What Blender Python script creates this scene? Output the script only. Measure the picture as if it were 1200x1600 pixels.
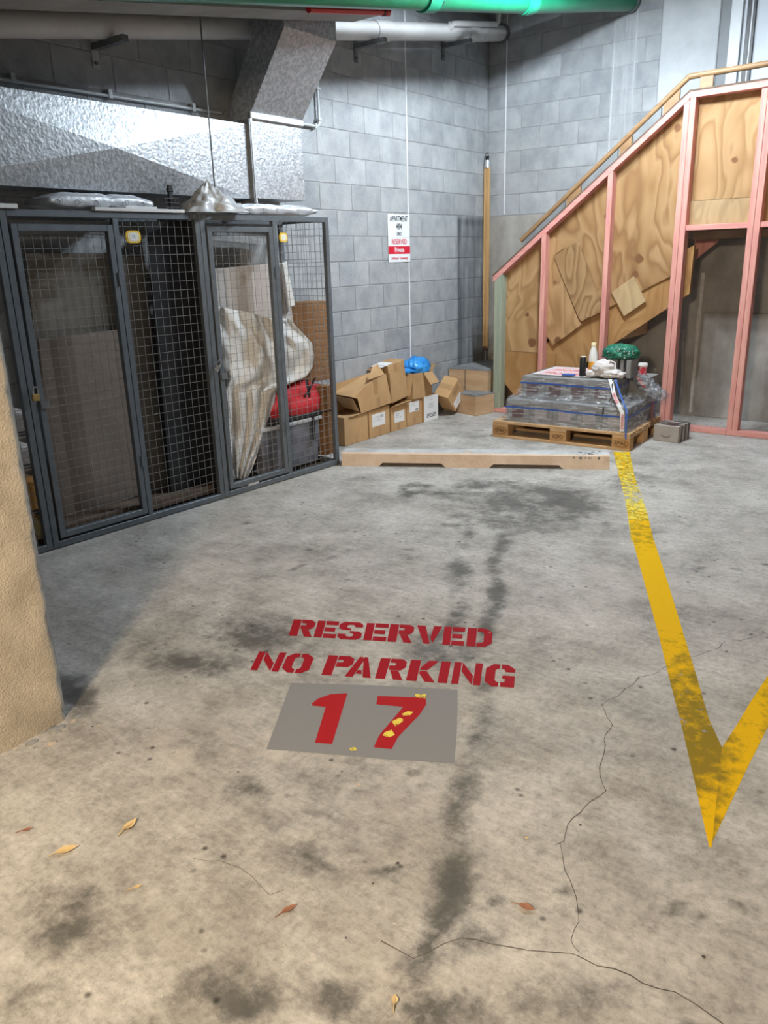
import bpy, bmesh, math, random
import numpy as np
from mathutils import Vector, Matrix, Euler, noise as mnoise
R = math.radians
random.seed(7)
for o in list(bpy.data.objects): bpy.data.objects.remove(o)
scene = bpy.context.scene
COL = scene.collection

# ------------------------------------------------------------------ camera
TH = R(-37.3326)                 # heading of the bay relative to the two block walls
CAM = Vector((4.399, -7.6904, 1.5019)); F_PX = 1235.18; PITCH = R(17.7595); ROLL = R(-1.6914)
EX = Vector((math.cos(TH), math.sin(TH))); EY = Vector((-math.sin(TH), math.cos(TH)))
def _lvl(x, y, z):               # level-camera axes (right, forward, up) to room axes
    return Vector((x*EX[0] + y*EX[1], x*EY[0] + y*EY[1], z))
fwd = _lvl(0, math.cos(PITCH), -math.sin(PITCH)); rgt0 = _lvl(1, 0, 0); up0 = _lvl(0, math.sin(PITCH), math.cos(PITCH))
cr, sr = math.cos(ROLL), math.sin(ROLL)
rgt = cr*rgt0 + sr*up0; upv = -sr*rgt0 + cr*up0
cam = bpy.data.cameras.new('camera'); cam_o = bpy.data.objects.new('camera', cam); COL.objects.link(cam_o)
cam_o.matrix_world = Matrix(((rgt.x, upv.x, -fwd.x, CAM.x), (rgt.y, upv.y, -fwd.y, CAM.y), (rgt.z, upv.z, -fwd.z, CAM.z), (0, 0, 0, 1)))
cam.sensor_fit = 'VERTICAL'; cam.sensor_height = 36; cam.lens = F_PX/1600*36; cam.clip_start = .05
scene.camera = cam_o

# ------------------------------------------------------------------ world, lamps, exposure
w = bpy.data.worlds.new('world'); scene.world = w; w.use_nodes = True
w.node_tree.nodes['Background'].inputs[0].default_value = (.78, .86, 1, 1)
w.node_tree.nodes['Background'].inputs[1].default_value = .035
def area(name, loc, target, sx, sy, power, col):
    l = bpy.data.lights.new(name, 'AREA'); l.shape = 'RECTANGLE'; l.size = sx; l.size_y = sy; l.energy = power; l.color = col
    o = bpy.data.objects.new(name, l); COL.objects.link(o); o.location = loc
    o.rotation_euler = (Vector(target)-Vector(loc)).to_track_quat('-Z', 'Y').to_euler()
    return o
LAMP = Vector((2.12, -2.2, 3.45))                             # cool fluorescent batten, just above the frame
for k in (-1, 0, 1):
    pl_ = bpy.data.lights.new('cool_tube_light', 'POINT'); pl_.energy = 84; pl_.color = (.80, .91, 1); pl_.shadow_soft_size = .05
    po_ = bpy.data.objects.new('cool_tube_light', pl_); COL.objects.link(po_); po_.location = LAMP+Vector((.38*k*.79, .38*k*-.6, 0))
area('warm_lamp', (3.95, -9.1, 2.35), (3.0, -5.6, 0), .40, .30, 100, (1, .80, .56))
vs = scene.view_settings
vs.view_transform = 'Standard'; vs.look = 'None'; vs.gamma = 1; vs.use_curve_mapping = False; vs.exposure = 0.75

# ------------------------------------------------------------------ survey helpers: photo measurements to room points
def ray(u, v):
    a, b = u-600, v-800
    x = (cr*a+sr*b)/F_PX; y = -(-sr*a+cr*b)/F_PX
    return _lvl(x, math.cos(PITCH)+y*math.sin(PITCH), -math.sin(PITCH)+y*math.cos(PITCH))
def Z(u, v, z=0.): d = ray(u, v); return CAM+d*((z-CAM.z)/d.z)
def PX(u, v, x): d = ray(u, v); return CAM+d*((x-CAM.x)/d.x)
def PY(u, v, y): d = ray(u, v); return CAM+d*((y-CAM.y)/d.y)

# ------------------------------------------------------------------ materials
def nd(nt, t, **kw):
    n = nt.nodes.new(t)
    for k, v in kw.items(): setattr(n, k, v)
    return n
def ramp(nt, stops):
    r = nd(nt, 'ShaderNodeValToRGB'); e = r.color_ramp.elements
    while len(e) < len(stops): e.new(.5)
    for i, (p, c) in enumerate(stops):
        e[i].position = p; e[i].color = (*c, 1) if len(c) == 3 else c
    return r
MATS = {}
def mat(name, c1, c2=None, rough=.7, metal=0., scale=8., bump=0., bscale=60., stretch=(1, 1, 1), obj_rand=0., detail=6, lo=.35, hi=.65, spec=.5, trans=0., alpha=1., coat=0.):
    if name in MATS: return MATS[name]
    m = bpy.data.materials.new(name); m.use_nodes = True; nt = m.node_tree; b = nt.nodes['Principled BSDF']; L = nt.links.new
    b.inputs['Roughness'].default_value = rough; b.inputs['Metallic'].default_value = metal
    b.inputs['Specular IOR Level'].default_value = spec; b.inputs['Coat Weight'].default_value = coat
    b.inputs['Base Color'].default_value = (*c1, 1)
    if trans: b.inputs['Transmission Weight'].default_value = trans
    if alpha < 1: b.inputs['Alpha'].default_value = alpha
    tc = nd(nt, 'ShaderNodeTexCoord'); mp = nd(nt, 'ShaderNodeMapping'); mp.inputs['Scale'].default_value = stretch
    L(tc.outputs['Object'], mp.inputs[0])
    vec = mp.outputs[0]
    if obj_rand:
        oi = nd(nt, 'ShaderNodeObjectInfo'); ad = nd(nt, 'ShaderNodeVectorMath', operation='ADD'); sc = nd(nt, 'ShaderNodeVectorMath', operation='SCALE')
        cx = nd(nt, 'ShaderNodeCombineXYZ'); L(oi.outputs['Random'], cx.inputs[0]); L(oi.outputs['Random'], cx.inputs[1])
        L(cx.outputs[0], sc.inputs[0]); sc.inputs[3].default_value = 37.; L(vec, ad.inputs[0]); L(sc.outputs[0], ad.inputs[1]); vec = ad.outputs[0]
    last = None
    if c2:
        n = nd(nt, 'ShaderNodeTexNoise'); n.inputs['Scale'].default_value = scale; n.inputs['Detail'].default_value = detail; n.inputs['Roughness'].default_value = .62
        L(vec, n.inputs['Vector']); r = ramp(nt, [(lo, c1), (hi, c2)]); L(n.outputs[0], r.inputs[0]); last = r.outputs[0]
        if obj_rand:
            hs = nd(nt, 'ShaderNodeHueSaturation'); mr = nd(nt, 'ShaderNodeMapRange')
            mr.inputs['To Min'].default_value = 1-obj_rand; mr.inputs['To Max'].default_value = 1+obj_rand
            L(oi.outputs['Random'], mr.inputs[0]); L(mr.outputs[0], hs.inputs['Value']); L(last, hs.inputs['Color']); last = hs.outputs[0]
        L(last, b.inputs['Base Color'])
    if bump:
        n2 = nd(nt, 'ShaderNodeTexNoise'); n2.inputs['Scale'].default_value = bscale; n2.inputs['Detail'].default_value = 4
        L(vec, n2.inputs['Vector']); bp = nd(nt, 'ShaderNodeBump'); bp.inputs['Strength'].default_value = bump; bp.inputs['Distance'].default_value = .01
        L(n2.outputs[0], bp.inputs['Height']); L(bp.outputs[0], b.inputs['Normal'])
    MATS[name] = m; return m

mat('block', (.29, .305, .32), (.41, .42, .43), rough=.9, scale=5, bump=.35, bscale=90, obj_rand=.09, spec=.25)
mat('mortar', (.27, .275, .28), (.36, .36, .36), rough=.95, scale=20, spec=.2)
mat('sealant', (.72, .74, .76), (.85, .86, .88), rough=.6, scale=14)
mat('render', (.21, .195, .175), (.42, .40, .37), rough=.92, scale=2.2, bump=.3, bscale=40, spec=.25, stretch=(1, 1, .6))
mat('pier', (.44, .455, .47), (.55, .565, .58), rough=.85, scale=3, bump=.2, bscale=50, spec=.3)
mat('slab', (.25, .24, .23), (.33, .32, .31), rough=.9, scale=3)
mat('galv', (.36, .38, .40), (.54, .56, .59), rough=.46, metal=.75, scale=42, detail=2, bump=.35, bscale=55, lo=.4, hi=.6)
mat('galv_plain', (.52, .54, .56), (.66, .68, .70), rough=.42, metal=.8, scale=20)
mat('galv_dull', (.16, .17, .18), (.23, .24, .25), rough=.5, metal=.6, scale=20)
mat('pvc', (.54, .535, .53), (.62, .615, .61), rough=.42, scale=4)
mat('conduit', (.50, .52, .53), rough=.4)
mat('green_pipe', (.003, .13, .06), (.005, .17, .08), rough=.28, scale=5, coat=.2)
mat('green_fit', (.012, .26, .14), rough=.28)
mat('red_pipe', (.50, .012, .018), rough=.3)
mat('cage_steel', (.115, .135, .155), (.15, .17, .19), rough=.48, metal=.35, scale=16, spec=.5)
mat('cage_wire', (.27, .275, .27), rough=.5, metal=.4)
mat('pine_pink', (.58, .24, .215), (.70, .36, .295), rough=.72, scale=3.5, stretch=(9, 9, .7), spec=.3, bump=.08, bscale=40)
mat('pine_pink_h', (.60, .245, .225), (.70, .35, .295), rough=.72, scale=3.5, stretch=(.7, 9, 9), spec=.3)
mat('pine_green', (.24, .30, .24), (.37, .38, .28), rough=.75, scale=3.5, stretch=(9, 9, .7), spec=.3)
mat('rail_wood', (.25, .14, .062), (.33, .195, .095), rough=.5, scale=4, stretch=(.6, 8, 8))
mat('batten', (.46, .265, .105), (.56, .35, .16), rough=.6, scale=4, stretch=(9, 9, .5))
mat('pallet_wood', (.45, .275, .14), (.62, .41, .225), rough=.8, scale=4, stretch=(1, 8, 8), obj_rand=.12, spec=.25)
mat('pallet_block', (.46, .26, .11), (.60, .36, .17), rough=.8, scale=9, obj_rand=.1, spec=.25)
mat('burn', (.10, .05, .02), rough=.9)
mat('step_ply', (.46, .30, .17), (.58, .40, .25), rough=.8, scale=3, stretch=(1, 1, 4), spec=.25)
mat('step_top', (.17, .175, .18), (.27, .28, .28), rough=.8, scale=6)
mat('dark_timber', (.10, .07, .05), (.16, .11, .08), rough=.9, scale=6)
mat('cardboard', (.47, .29, .14), (.56, .36, .185), rough=.85, scale=4, obj_rand=.10, spec=.2)
mat('cardboard_in', (.32, .20, .11), (.38, .25, .14), rough=.9, scale=4, spec=.2)
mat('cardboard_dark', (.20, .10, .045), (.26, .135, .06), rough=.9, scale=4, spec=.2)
mat('packing_tape', (.40, .235, .105), (.44, .27, .13), rough=.35, scale=5)
mat('paper', (.80, .81, .82), rough=.7)
mat('ink', (.10, .10, .11), rough=.7)
mat('ink_grey', (.45, .46, .48), rough=.7)
mat('wheelstop', (.74, .57, .43), (.86, .70, .56), rough=.9, scale=7, bump=.4, bscale=70, spec=.2)
mat('wheelstop_top', (.42, .42, .415), (.60, .60, .59), rough=.9, scale=6, bump=.4, bscale=60, spec=.2)
mat('lichen', (.11, .11, .10), (.2, .2, .19), rough=.95, scale=30)
mat('blocks_wrapped', (.20, .195, .19), (.26, .255, .25), rough=.75, scale=9, obj_rand=.05)
mat('label_maroon', (.085, .03, .034), (.12, .05, .055), rough=.6, scale=9)
mat('label_grey', (.40, .35, .34), rough=.6)
mat('strap_blue', (.035, .11, .42), rough=.4)
mat('tape_red', (.62, .04, .06), rough=.4)
mat('white_plastic', (.78, .77, .75), rough=.4)
mat('cloth_white', (.60, .55, .53), (.70, .66, .64), rough=.85, scale=14)
mat('black', (.012, .012, .014), rough=.45)
mat('black_matte', (.02, .02, .022), rough=.9)
mat('orange', (.80, .27, .02), (.85, .50, .04), rough=.4, scale=20)
mat('sheet_cloth', (.62, .58, .53), (.78, .77, .76), rough=.9, scale=3.5, bump=.15, bscale=30, spec=.2)
mat('board_pink', (.50, .45, .42), (.58, .53, .50), rough=.8, scale=3)
mat('red_bag', (.52, .015, .025), (.60, .03, .04), rough=.7, scale=8)
mat('tub', (.10, .105, .13), (.20, .21, .25), rough=.3, scale=4, stretch=(1, 1, 3))
mat('tub_rim', (.50, .51, .54), rough=.35)
mat('green_cloth', (.14, .28, .06), rough=.8)
mat('foil', (.52, .54, .58), (.68, .70, .74), rough=.4, metal=.35, scale=9, bump=.3, bscale=30)
mat('film_grey', (.36, .37, .38), (.52, .53, .54), rough=.35, scale=6)
mat('white_board', (.76, .76, .76), rough=.5)
mat('yellow', (.80, .50, .02), rough=.5)
mat('tag_cream', (.82, .72, .45), rough=.6)
mat('brass', (.55, .38, .16), rough=.35, metal=.8)
mat('chrome', (.7, .7, .7), rough=.2, metal=1)
mat('sign_white', (.80, .84, .86), rough=.45)
mat('sign_red', (.60, .01, .035), rough=.45)
mat('sign_black', (.015, .015, .02), rough=.5)
mat('pillar_coat', (.42, .37, .30), (.58, .52, .43), rough=.92, scale=9, bump=.5, bscale=150, spec=.2)
mat('pillar_core', (.25, .25, .25), (.33, .33, .32), rough=.95, scale=9, bump=.5, bscale=60, spec=.2)
mat('mortar_crumb', (.42, .34, .27), (.58, .49, .40), rough=.95, scale=9, bump=.6, bscale=40)
mat('door_grey', (.22, .23, .24), rough=.6)
mat('door_white', (.62, .64, .66), rough=.45)
mat('door_panel', (.55, .58, .63), (.62, .65, .70), rough=.5, scale=2)
mat('leaf_tan', (.62, .44, .20), (.72, .55, .28), rough=.7, scale=40)
mat('leaf_red', (.30, .13, .07), (.38, .18, .10), rough=.7, scale=40)
mat('crack', (.085, .078, .07), rough=1)
mat('lime', (.42, .40, .375), (.56, .54, .51), rough=.95, scale=12)
mat('tan_board', (.15, .135, .115), (.22, .195, .165), rough=.85, scale=2)
mat('maroon_cloth', (.21, .17, .145), (.27, .22, .185), rough=.9, scale=5)
mat('orange_box', (.40, .19, .045), (.46, .23, .06), rough=.8, scale=6)
mat('gold', (.40, .28, .10), (.5, .38, .16), rough=.6, scale=20)
mat('green_beanie', (.0, .10, .06), (.005, .16, .09), rough=.5, scale=10)
mat('speck', (.70, .74, .70), rough=.7)
mat('grey_strip', (.15, .16, .165), (.23, .24, .245), rough=.6, scale=9)
mat('kraft_box', (.34, .30, .265), (.40, .36, .32), rough=.8, scale=5)

def ply_mat(name, c1, c2, c3, seed, knots=True, ring=1.0):
    m = bpy.data.materials.new(name); m.use_nodes = True; nt = m.node_tree; b = nt.nodes['Principled BSDF']; L = nt.links.new
    b.inputs['Roughness'].default_value = .72; b.inputs['Specular IOR Level'].default_value = .3
    tc = nd(nt, 'ShaderNodeTexCoord'); mp = nd(nt, 'ShaderNodeMapping'); mp.inputs['Scale'].default_value = (1, 1, .45); mp.inputs['Location'].default_value = (seed, seed*1.7, seed*.3)
    mp.inputs['Rotation'].default_value = (0, R(35 if ring < 1 else 8), 0)
    L(tc.outputs['Object'], mp.inputs[0])
    n = nd(nt, 'ShaderNodeTexNoise'); n.inputs['Scale'].default_value = 2.6*ring; n.inputs['Detail'].default_value = 2.5; n.inputs['Distortion'].default_value = .5
    L(mp.outputs[0], n.inputs['Vector'])
    mu = nd(nt, 'ShaderNodeMath', operation='MULTIPLY'); mu.inputs[1].default_value = 9; L(n.outputs[0], mu.inputs[0])
    fr = nd(nt, 'ShaderNodeMath', operation='FRACT'); L(mu.outputs[0], fr.inputs[0])
    r = ramp(nt, [(0, c2), (.35, c1), (.75, c3), (1, c2)]); L(fr.outputs[0], r.inputs[0])
    n2 = nd(nt, 'ShaderNodeTexNoise'); n2.inputs['Scale'].default_value = 2.; L(mp.outputs[0], n2.inputs['Vector'])
    mx = nd(nt, 'ShaderNodeMix', data_type='RGBA', blend_type='MULTIPLY'); mx.inputs[0].default_value = .5
    r2 = ramp(nt, [(.35, (.72, .66, .6)), (.6, (1, 1, 1))]); L(n2.outputs[0], r2.inputs[0]); L(r.outputs[0], mx.inputs[6]); L(r2.outputs[0], mx.inputs[7])
    out = mx.outputs[2]
    if knots:
        sx_ = nd(nt, 'ShaderNodeSeparateXYZ'); cx_ = nd(nt, 'ShaderNodeCombineXYZ'); L(tc.outputs['Object'], sx_.inputs[0]); L(sx_.outputs[0], cx_.inputs[0]); L(sx_.outputs[2], cx_.inputs[1])
        vo = nd(nt, 'ShaderNodeTexVoronoi', voronoi_dimensions='2D'); vo.inputs['Scale'].default_value = 3.2+seed*.07; vo.inputs['Randomness'].default_value = 1; L(cx_.outputs[0], vo.inputs['Vector'])
        sv = nd(nt, 'ShaderNodeSeparateColor'); L(vo.outputs['Color'], sv.inputs[0]); md = nd(nt, 'ShaderNodeMath', operation='MULTIPLY_ADD'); L(sv.outputs[0], md.inputs[0]); md.inputs[1].default_value = .36; md.inputs[2].default_value = -.185
        dd = nd(nt, 'ShaderNodeMath', operation='SUBTRACT'); L(vo.outputs['Distance'], dd.inputs[0]); L(md.outputs[0], dd.inputs[1])
        nk = nd(nt, 'ShaderNodeTexNoise'); nk.inputs['Scale'].default_value = 22; L(cx_.outputs[0], nk.inputs['Vector']); mk = nd(nt, 'ShaderNodeMath', operation='MULTIPLY_ADD'); L(nk.outputs[0], mk.inputs[0]); mk.inputs[1].default_value = .10; L(dd.outputs[0], mk.inputs[2])
        kr = ramp(nt, [(.0, (1, 1, 1)), (.05, (0, 0, 0))]); L(mk.outputs[0], kr.inputs[0])
        m2 = nd(nt, 'ShaderNodeMix', data_type='RGBA'); L(kr.outputs[0], m2.inputs[0]); L(out, m2.inputs[6]); m2.inputs[7].default_value = (.17, .075, .03, 1); out = m2.outputs[2]
    L(out, b.inputs['Base Color']); MATS[name] = m; return m
ply_mat('ply_light', (.41, .25, .115), (.32, .185, .08), (.47, .30, .15), 3.1)
ply_mat('ply_mid', (.335, .195, .085), (.24, .13, .053), (.40, .25, .12), 7.7, ring=.9)
ply_mat('ply_patch', (.33, .20, .095), (.215, .122, .05), (.39, .25, .125), 12.3)
ply_mat('ply_gold', (.38, .21, .08), (.31, .165, .06), (.42, .245, .10), 1.3, knots=False)
ply_mat('ply_pale', (.45, .32, .175), (.39, .275, .145), (.49, .36, .20), 5.9, knots=False)

def mixmat(name, base, mask_scale, thr, seed=0., dirt=None, stretch=(1, 1, 1), dthr=.56):
    """worn floor paint: chips through to the concrete by a noise mask"""
    m = bpy.data.materials.new(name); m.use_nodes = True; nt = m.node_tree; b = nt.nodes['Principled BSDF']; L = nt.links.new; out = nt.nodes['Material Output']
    b.inputs['Roughness'].default_value = .8; b.inputs['Specular IOR Level'].default_value = .15; b.inputs['Base Color'].default_value = (*base, 1)
    tc = nd(nt, 'ShaderNodeTexCoord'); mp = nd(nt, 'ShaderNodeMapping'); mp.inputs['Location'].default_value = (seed, seed, 0); mp.inputs['Scale'].default_value = stretch
    L(tc.outputs['Object'], mp.inputs[0])
    n = nd(nt, 'ShaderNodeTexNoise'); n.inputs['Scale'].default_value = mask_scale; n.inputs['Detail'].default_value = 9; n.inputs['Roughness'].default_value = .72; L(mp.outputs[0], n.inputs['Vector'])
    at = nd(nt, 'ShaderNodeAttribute', attribute_name='wear')
    ad = nd(nt, 'ShaderNodeMath', operation='ADD'); L(n.outputs[0], ad.inputs[0]); L(at.outputs['Fac'], ad.inputs[1])
    r = ramp(nt, [(thr, (0, 0, 0)), (thr+.05, (1, 1, 1))]); L(ad.outputs[0], r.inputs[0])
    if dirt:
        n2 = nd(nt, 'ShaderNodeTexNoise'); n2.inputs['Scale'].default_value = 16; n2.inputs['Detail'].default_value = 10; n2.inputs['Roughness'].default_value = .7; L(mp.outputs[0], n2.inputs['Vector'])
        ad2 = nd(nt, 'ShaderNodeMath', operation='ADD'); at2 = nd(nt, 'ShaderNodeAttribute', attribute_name='dirt'); L(n2.outputs[0], ad2.inputs[0]); L(at2.outputs['Fac'], ad2.inputs[1])
        r2 = ramp(nt, [(dthr, base), (dthr+.22, dirt)]); L(ad2.outputs[0], r2.inputs[0]); L(r2.outputs[0], b.inputs['Base Color'])
    tr = nd(nt, 'ShaderNodeBsdfTransparent'); mx = nd(nt, 'ShaderNodeMixShader')
    L(r.outputs[0], mx.inputs[0]); L(b.outputs[0], mx.inputs[1]); L(tr.outputs[0], mx.inputs[2]); L(mx.outputs[0], out.inputs['Surface'])
    MATS[name] = m; return m
mixmat('paint_red', (.33, .006, .014), 26, .66, 2., dirt=(.16, .03, .035), dthr=.60)
mixmat('paint_red_digit', (.40, .012, .016), 26, .66, 5.)
mixmat('paint_grey', (.25, .25, .255), 12, .74, 9., dirt=(.22, .22, .22), dthr=.6)
mixmat('paint_yellow', (.80, .47, .0), 20, .70, 4., dirt=(.27, .185, .012), dthr=.56)
mixmat('paint_pale_yellow', (.80, .66, .10), 24, .56, 14., dirt=(.5, .36, .04), dthr=.52, stretch=(1, 1, 1))

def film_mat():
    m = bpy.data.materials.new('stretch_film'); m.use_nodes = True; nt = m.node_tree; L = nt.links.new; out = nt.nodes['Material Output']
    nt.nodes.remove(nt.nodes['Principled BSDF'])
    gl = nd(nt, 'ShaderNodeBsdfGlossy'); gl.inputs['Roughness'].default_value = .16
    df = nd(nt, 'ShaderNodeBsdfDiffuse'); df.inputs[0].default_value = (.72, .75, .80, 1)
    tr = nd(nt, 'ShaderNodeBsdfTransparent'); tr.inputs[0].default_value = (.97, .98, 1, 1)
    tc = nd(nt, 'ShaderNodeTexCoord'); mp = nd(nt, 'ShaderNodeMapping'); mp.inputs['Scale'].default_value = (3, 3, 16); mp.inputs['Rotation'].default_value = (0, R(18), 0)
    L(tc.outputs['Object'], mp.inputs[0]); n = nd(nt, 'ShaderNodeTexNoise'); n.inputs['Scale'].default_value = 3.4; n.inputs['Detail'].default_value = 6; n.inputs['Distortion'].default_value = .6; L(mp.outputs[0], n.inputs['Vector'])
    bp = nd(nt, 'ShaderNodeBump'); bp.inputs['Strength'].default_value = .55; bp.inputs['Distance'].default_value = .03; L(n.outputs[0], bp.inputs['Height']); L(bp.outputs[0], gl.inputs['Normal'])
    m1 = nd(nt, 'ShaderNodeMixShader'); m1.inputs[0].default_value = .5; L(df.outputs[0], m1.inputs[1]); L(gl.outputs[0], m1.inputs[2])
    r = ramp(nt, [(.44, (.10, .10, .10)), (.53, (.16, .16, .16)), (.60, (.62, .62, .62)), (.66, (.26, .26, .26))]); L(n.outputs[0], r.inputs[0])  # whitish streaks painted into the film in place of highlights
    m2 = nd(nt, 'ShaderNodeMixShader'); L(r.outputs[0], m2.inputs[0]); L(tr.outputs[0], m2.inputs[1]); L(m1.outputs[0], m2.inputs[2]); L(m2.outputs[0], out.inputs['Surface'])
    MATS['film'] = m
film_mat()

# ------------------------------------------------------------------ mesh helpers
class MB:
    def __init__(s): s.v = []; s.f = []; s.mi = []; s.cur = 0
    def add(s, vs, fs):
        n = len(s.v); s.v += [tuple(p) for p in vs]; s.f += [tuple(i+n for i in f) for f in fs]; s.mi += [s.cur]*len(fs); return s
    def box(s, x0, x1, y0, y1, z0, z1, M=None):
        vs = [Vector(p) for p in [(x0, y0, z0), (x1, y0, z0), (x1, y1, z0), (x0, y1, z0), (x0, y0, z1), (x1, y0, z1), (x1, y1, z1), (x0, y1, z1)]]
        if M: vs = [M @ p for p in vs]
        return s.add(vs, [(3, 2, 1, 0), (4, 5, 6, 7), (0, 1, 5, 4), (1, 2, 6, 5), (2, 3, 7, 6), (3, 0, 4, 7)])
    def prism(s, pts, off):
        n = len(pts); a = [Vector(p) for p in pts]; b = [p+Vector(off) for p in a]
        return s.add(a+b, [tuple(range(n)), tuple(range(2*n-1, n-1, -1))] + [(i, i+n, (i+1) % n+n, (i+1) % n) for i in range(n)])
    def tube(s, path, r, n=10, caps=True):
        P = [Vector(p) for p in path]; rs = r if isinstance(r, (list, tuple)) else [r]*len(P); base = len(s.v); prev = None
        for i, p in enumerate(P):
            d = (P[min(i+1, len(P)-1)]-P[max(i-1, 0)]).normalized()
            if prev is None: a = d.orthogonal().normalized()
            else: a = (prev-d*prev.dot(d)).normalized()
            prev = a; b = d.cross(a)
            for k in range(n):
                t = 2*math.pi*k/n; s.v.append(tuple(p+(a*math.cos(t)+b*math.sin(t))*rs[i]))
        for i in range(len(P)-1):
            for k in range(n):
                s.f.append((base+i*n+k, base+i*n+(k+1) % n, base+(i+1)*n+(k+1) % n, base+(i+1)*n+k)); s.mi.append(s.cur)
        if caps:
            s.f.append(tuple(base+k for k in range(n-1, -1, -1))); s.f.append(tuple(base+(len(P)-1)*n+k for k in range(n))); s.mi += [s.cur]*2
        return s
    def lathe(s, prof, n=20, c=(0, 0, 0)):
        base = len(s.v)
        for r, z in prof:
            for k in range(n):
                t = 2*math.pi*k/n; s.v.append((c[0]+r*math.cos(t), c[1]+r*math.sin(t), c[2]+z))
        for i in range(len(prof)-1):
            for k in range(n):
                s.f.append((base+i*n+k, base+i*n+(k+1) % n, base+(i+1)*n+(k+1) % n, base+(i+1)*n+k)); s.mi.append(s.cur)
        s.f.append(tuple(base+k for k in range(n-1, -1, -1))); s.f.append(tuple(base+(len(prof)-1)*n+k for k in range(n))); s.mi += [s.cur]*2
        return s
    def build(s, name, m, parent=None, bevel=0, smooth=False, M=None, fix=True):
        me = bpy.data.meshes.new(name); me.from_pydata(s.v, [], s.f)
        ms = m if isinstance(m, (list, tuple)) else [m]
        for q in ms: me.materials.append(MATS[q])
        me.polygons.foreach_set('material_index', s.mi[:len(me.polygons)])
        if bevel or fix:
            bm = bmesh.new(); bm.from_mesh(me)
            if fix: bmesh.ops.recalc_face_normals(bm, faces=bm.faces)
            if bevel: bmesh.ops.bevel(bm, geom=list(bm.edges), offset=bevel, segments=1, affect='EDGES', clamp_overlap=True)
            bm.to_mesh(me); bm.free()
        if smooth: me.polygons.foreach_set('use_smooth', [True]*len(me.polygons))
        o = bpy.data.objects.new(name, me); COL.objects.link(o)
        if parent: o.parent = parent
        if M is not None: o.matrix_local = M
        return o
def smooth_auto(o, ang=40):
    me = o.data; me.polygons.foreach_set('use_smooth', [True]*len(me.polygons))
    bm = bmesh.new(); bm.from_mesh(me)
    for e in bm.edges: e.smooth = len(e.link_faces) == 2 and e.calc_face_angle(0) < R(ang)
    bm.to_mesh(me); bm.free(); return o
def tag(o, label, cat=None, group=None, kind=None):
    if label: o['label'] = label
    if cat: o['category'] = cat
    if group: o['group'] = group
    if kind: o['kind'] = kind
    return o
def struct(o, label=None): o['kind'] = 'structure'; return tag(o, label) if label else o
def thing(name, label, cat, loc=(0, 0, 0), rz=0., group=None, rot=None):
    o = bpy.data.objects.new(name, None); COL.objects.link(o); o.empty_display_size = .1
    o.location = loc; o.rotation_euler = rot if rot else (0, 0, rz)
    return tag(o, label, cat, group)
def flat(name, pts, m, parent=None, z=None):
    b = MB(); b.add(pts, [tuple(range(len(pts)))]); return b.build(name, m, parent, fix=False)
def text(body, size, m, name, parent, M, sx=1., align='CENTER', depth=.0004):
    cu = bpy.data.curves.new('t', 'FONT'); cu.body = body; cu.size = size; cu.align_x = align; cu.align_y = 'CENTER'; cu.extrude = depth; cu.resolution_u = 3; cu.offset = size*.016
    to = bpy.data.objects.new('t', cu); COL.objects.link(to)
    dg = bpy.context.evaluated_depsgraph_get(); me = bpy.data.meshes.new_from_object(to.evaluated_get(dg))
    bpy.data.objects.remove(to)
    for v in me.vertices: v.co.x *= sx
    me.materials.clear(); me.materials.append(MATS[m])
    o = bpy.data.objects.new(name, me); COL.objects.link(o)
    if parent: o.parent = parent
    o.matrix_local = M; return o
def frame(origin, xdir, ydir):
    x = Vector(xdir).normalized(); y = Vector(ydir); y = (y-x*y.dot(x)).normalized(); z = x.cross(y)
    return Matrix(((x.x, y.x, z.x, origin[0]), (x.y, y.y, z.y, origin[1]), (x.z, y.z, z.z, origin[2]), (0, 0, 0, 1)))
def blob(name, m, c, rad, amp, freq, seed, sub=4, flat_z=None, parent=None, ridged=True):
    bm = bmesh.new(); bmesh.ops.create_icosphere(bm, subdivisions=sub, radius=1)
    for v in bm.verts:
        d = v.co.normalized(); q = d*freq+Vector((seed, seed*2.3, -seed))
        n = (1-2*abs(mnoise.noise(q))) if ridged else mnoise.noise(q)
        n += .5*mnoise.noise(q*2.3)
        k = 1+amp*n
        p = Vector((d.x*rad[0], d.y*rad[1], d.z*rad[2]))*k
        if flat_z is not None: p.z = max(p.z, flat_z)
        v.co = Vector(c)+p
    me = bpy.data.meshes.new(name); bm.to_mesh(me); bm.free(); me.materials.append(MATS[m])
    me.polygons.foreach_set('use_smooth', [True]*len(me.polygons))
    o = bpy.data.objects.new(name, me); COL.objects.link(o)
    if parent: o.parent = parent
    return o

# ------------------------------------------------------------------ numpy noise for the floor stains
def vnoise(x, y, seed):
    xi = np.floor(x).astype(np.int64); yi = np.floor(y).astype(np.int64); xf = x-xi; yf = y-yi
    def h(a, b):
        n = (a*374761393+b*668265263+seed*974634777) & 0xffffffff
        n = ((n ^ (n >> 13))*1274126177) & 0xffffffff
        return ((n ^ (n >> 16)) & 0xffff)/65535.
    u = xf*xf*(3-2*xf); v = yf*yf*(3-2*yf)
    return (h(xi, yi)*(1-u)+h(xi+1, yi)*u)*(1-v)+(h(xi, yi+1)*(1-u)+h(xi+1, yi+1)*u)*v
def fbm(x, y, sc, seed, oc=5):
    t = np.zeros_like(x); a = .5
    for i in range(oc): t += a*vnoise(x*sc, y*sc, seed+i*17); sc *= 2.03; a *= .5
    return t/(1-.5**oc)

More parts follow.
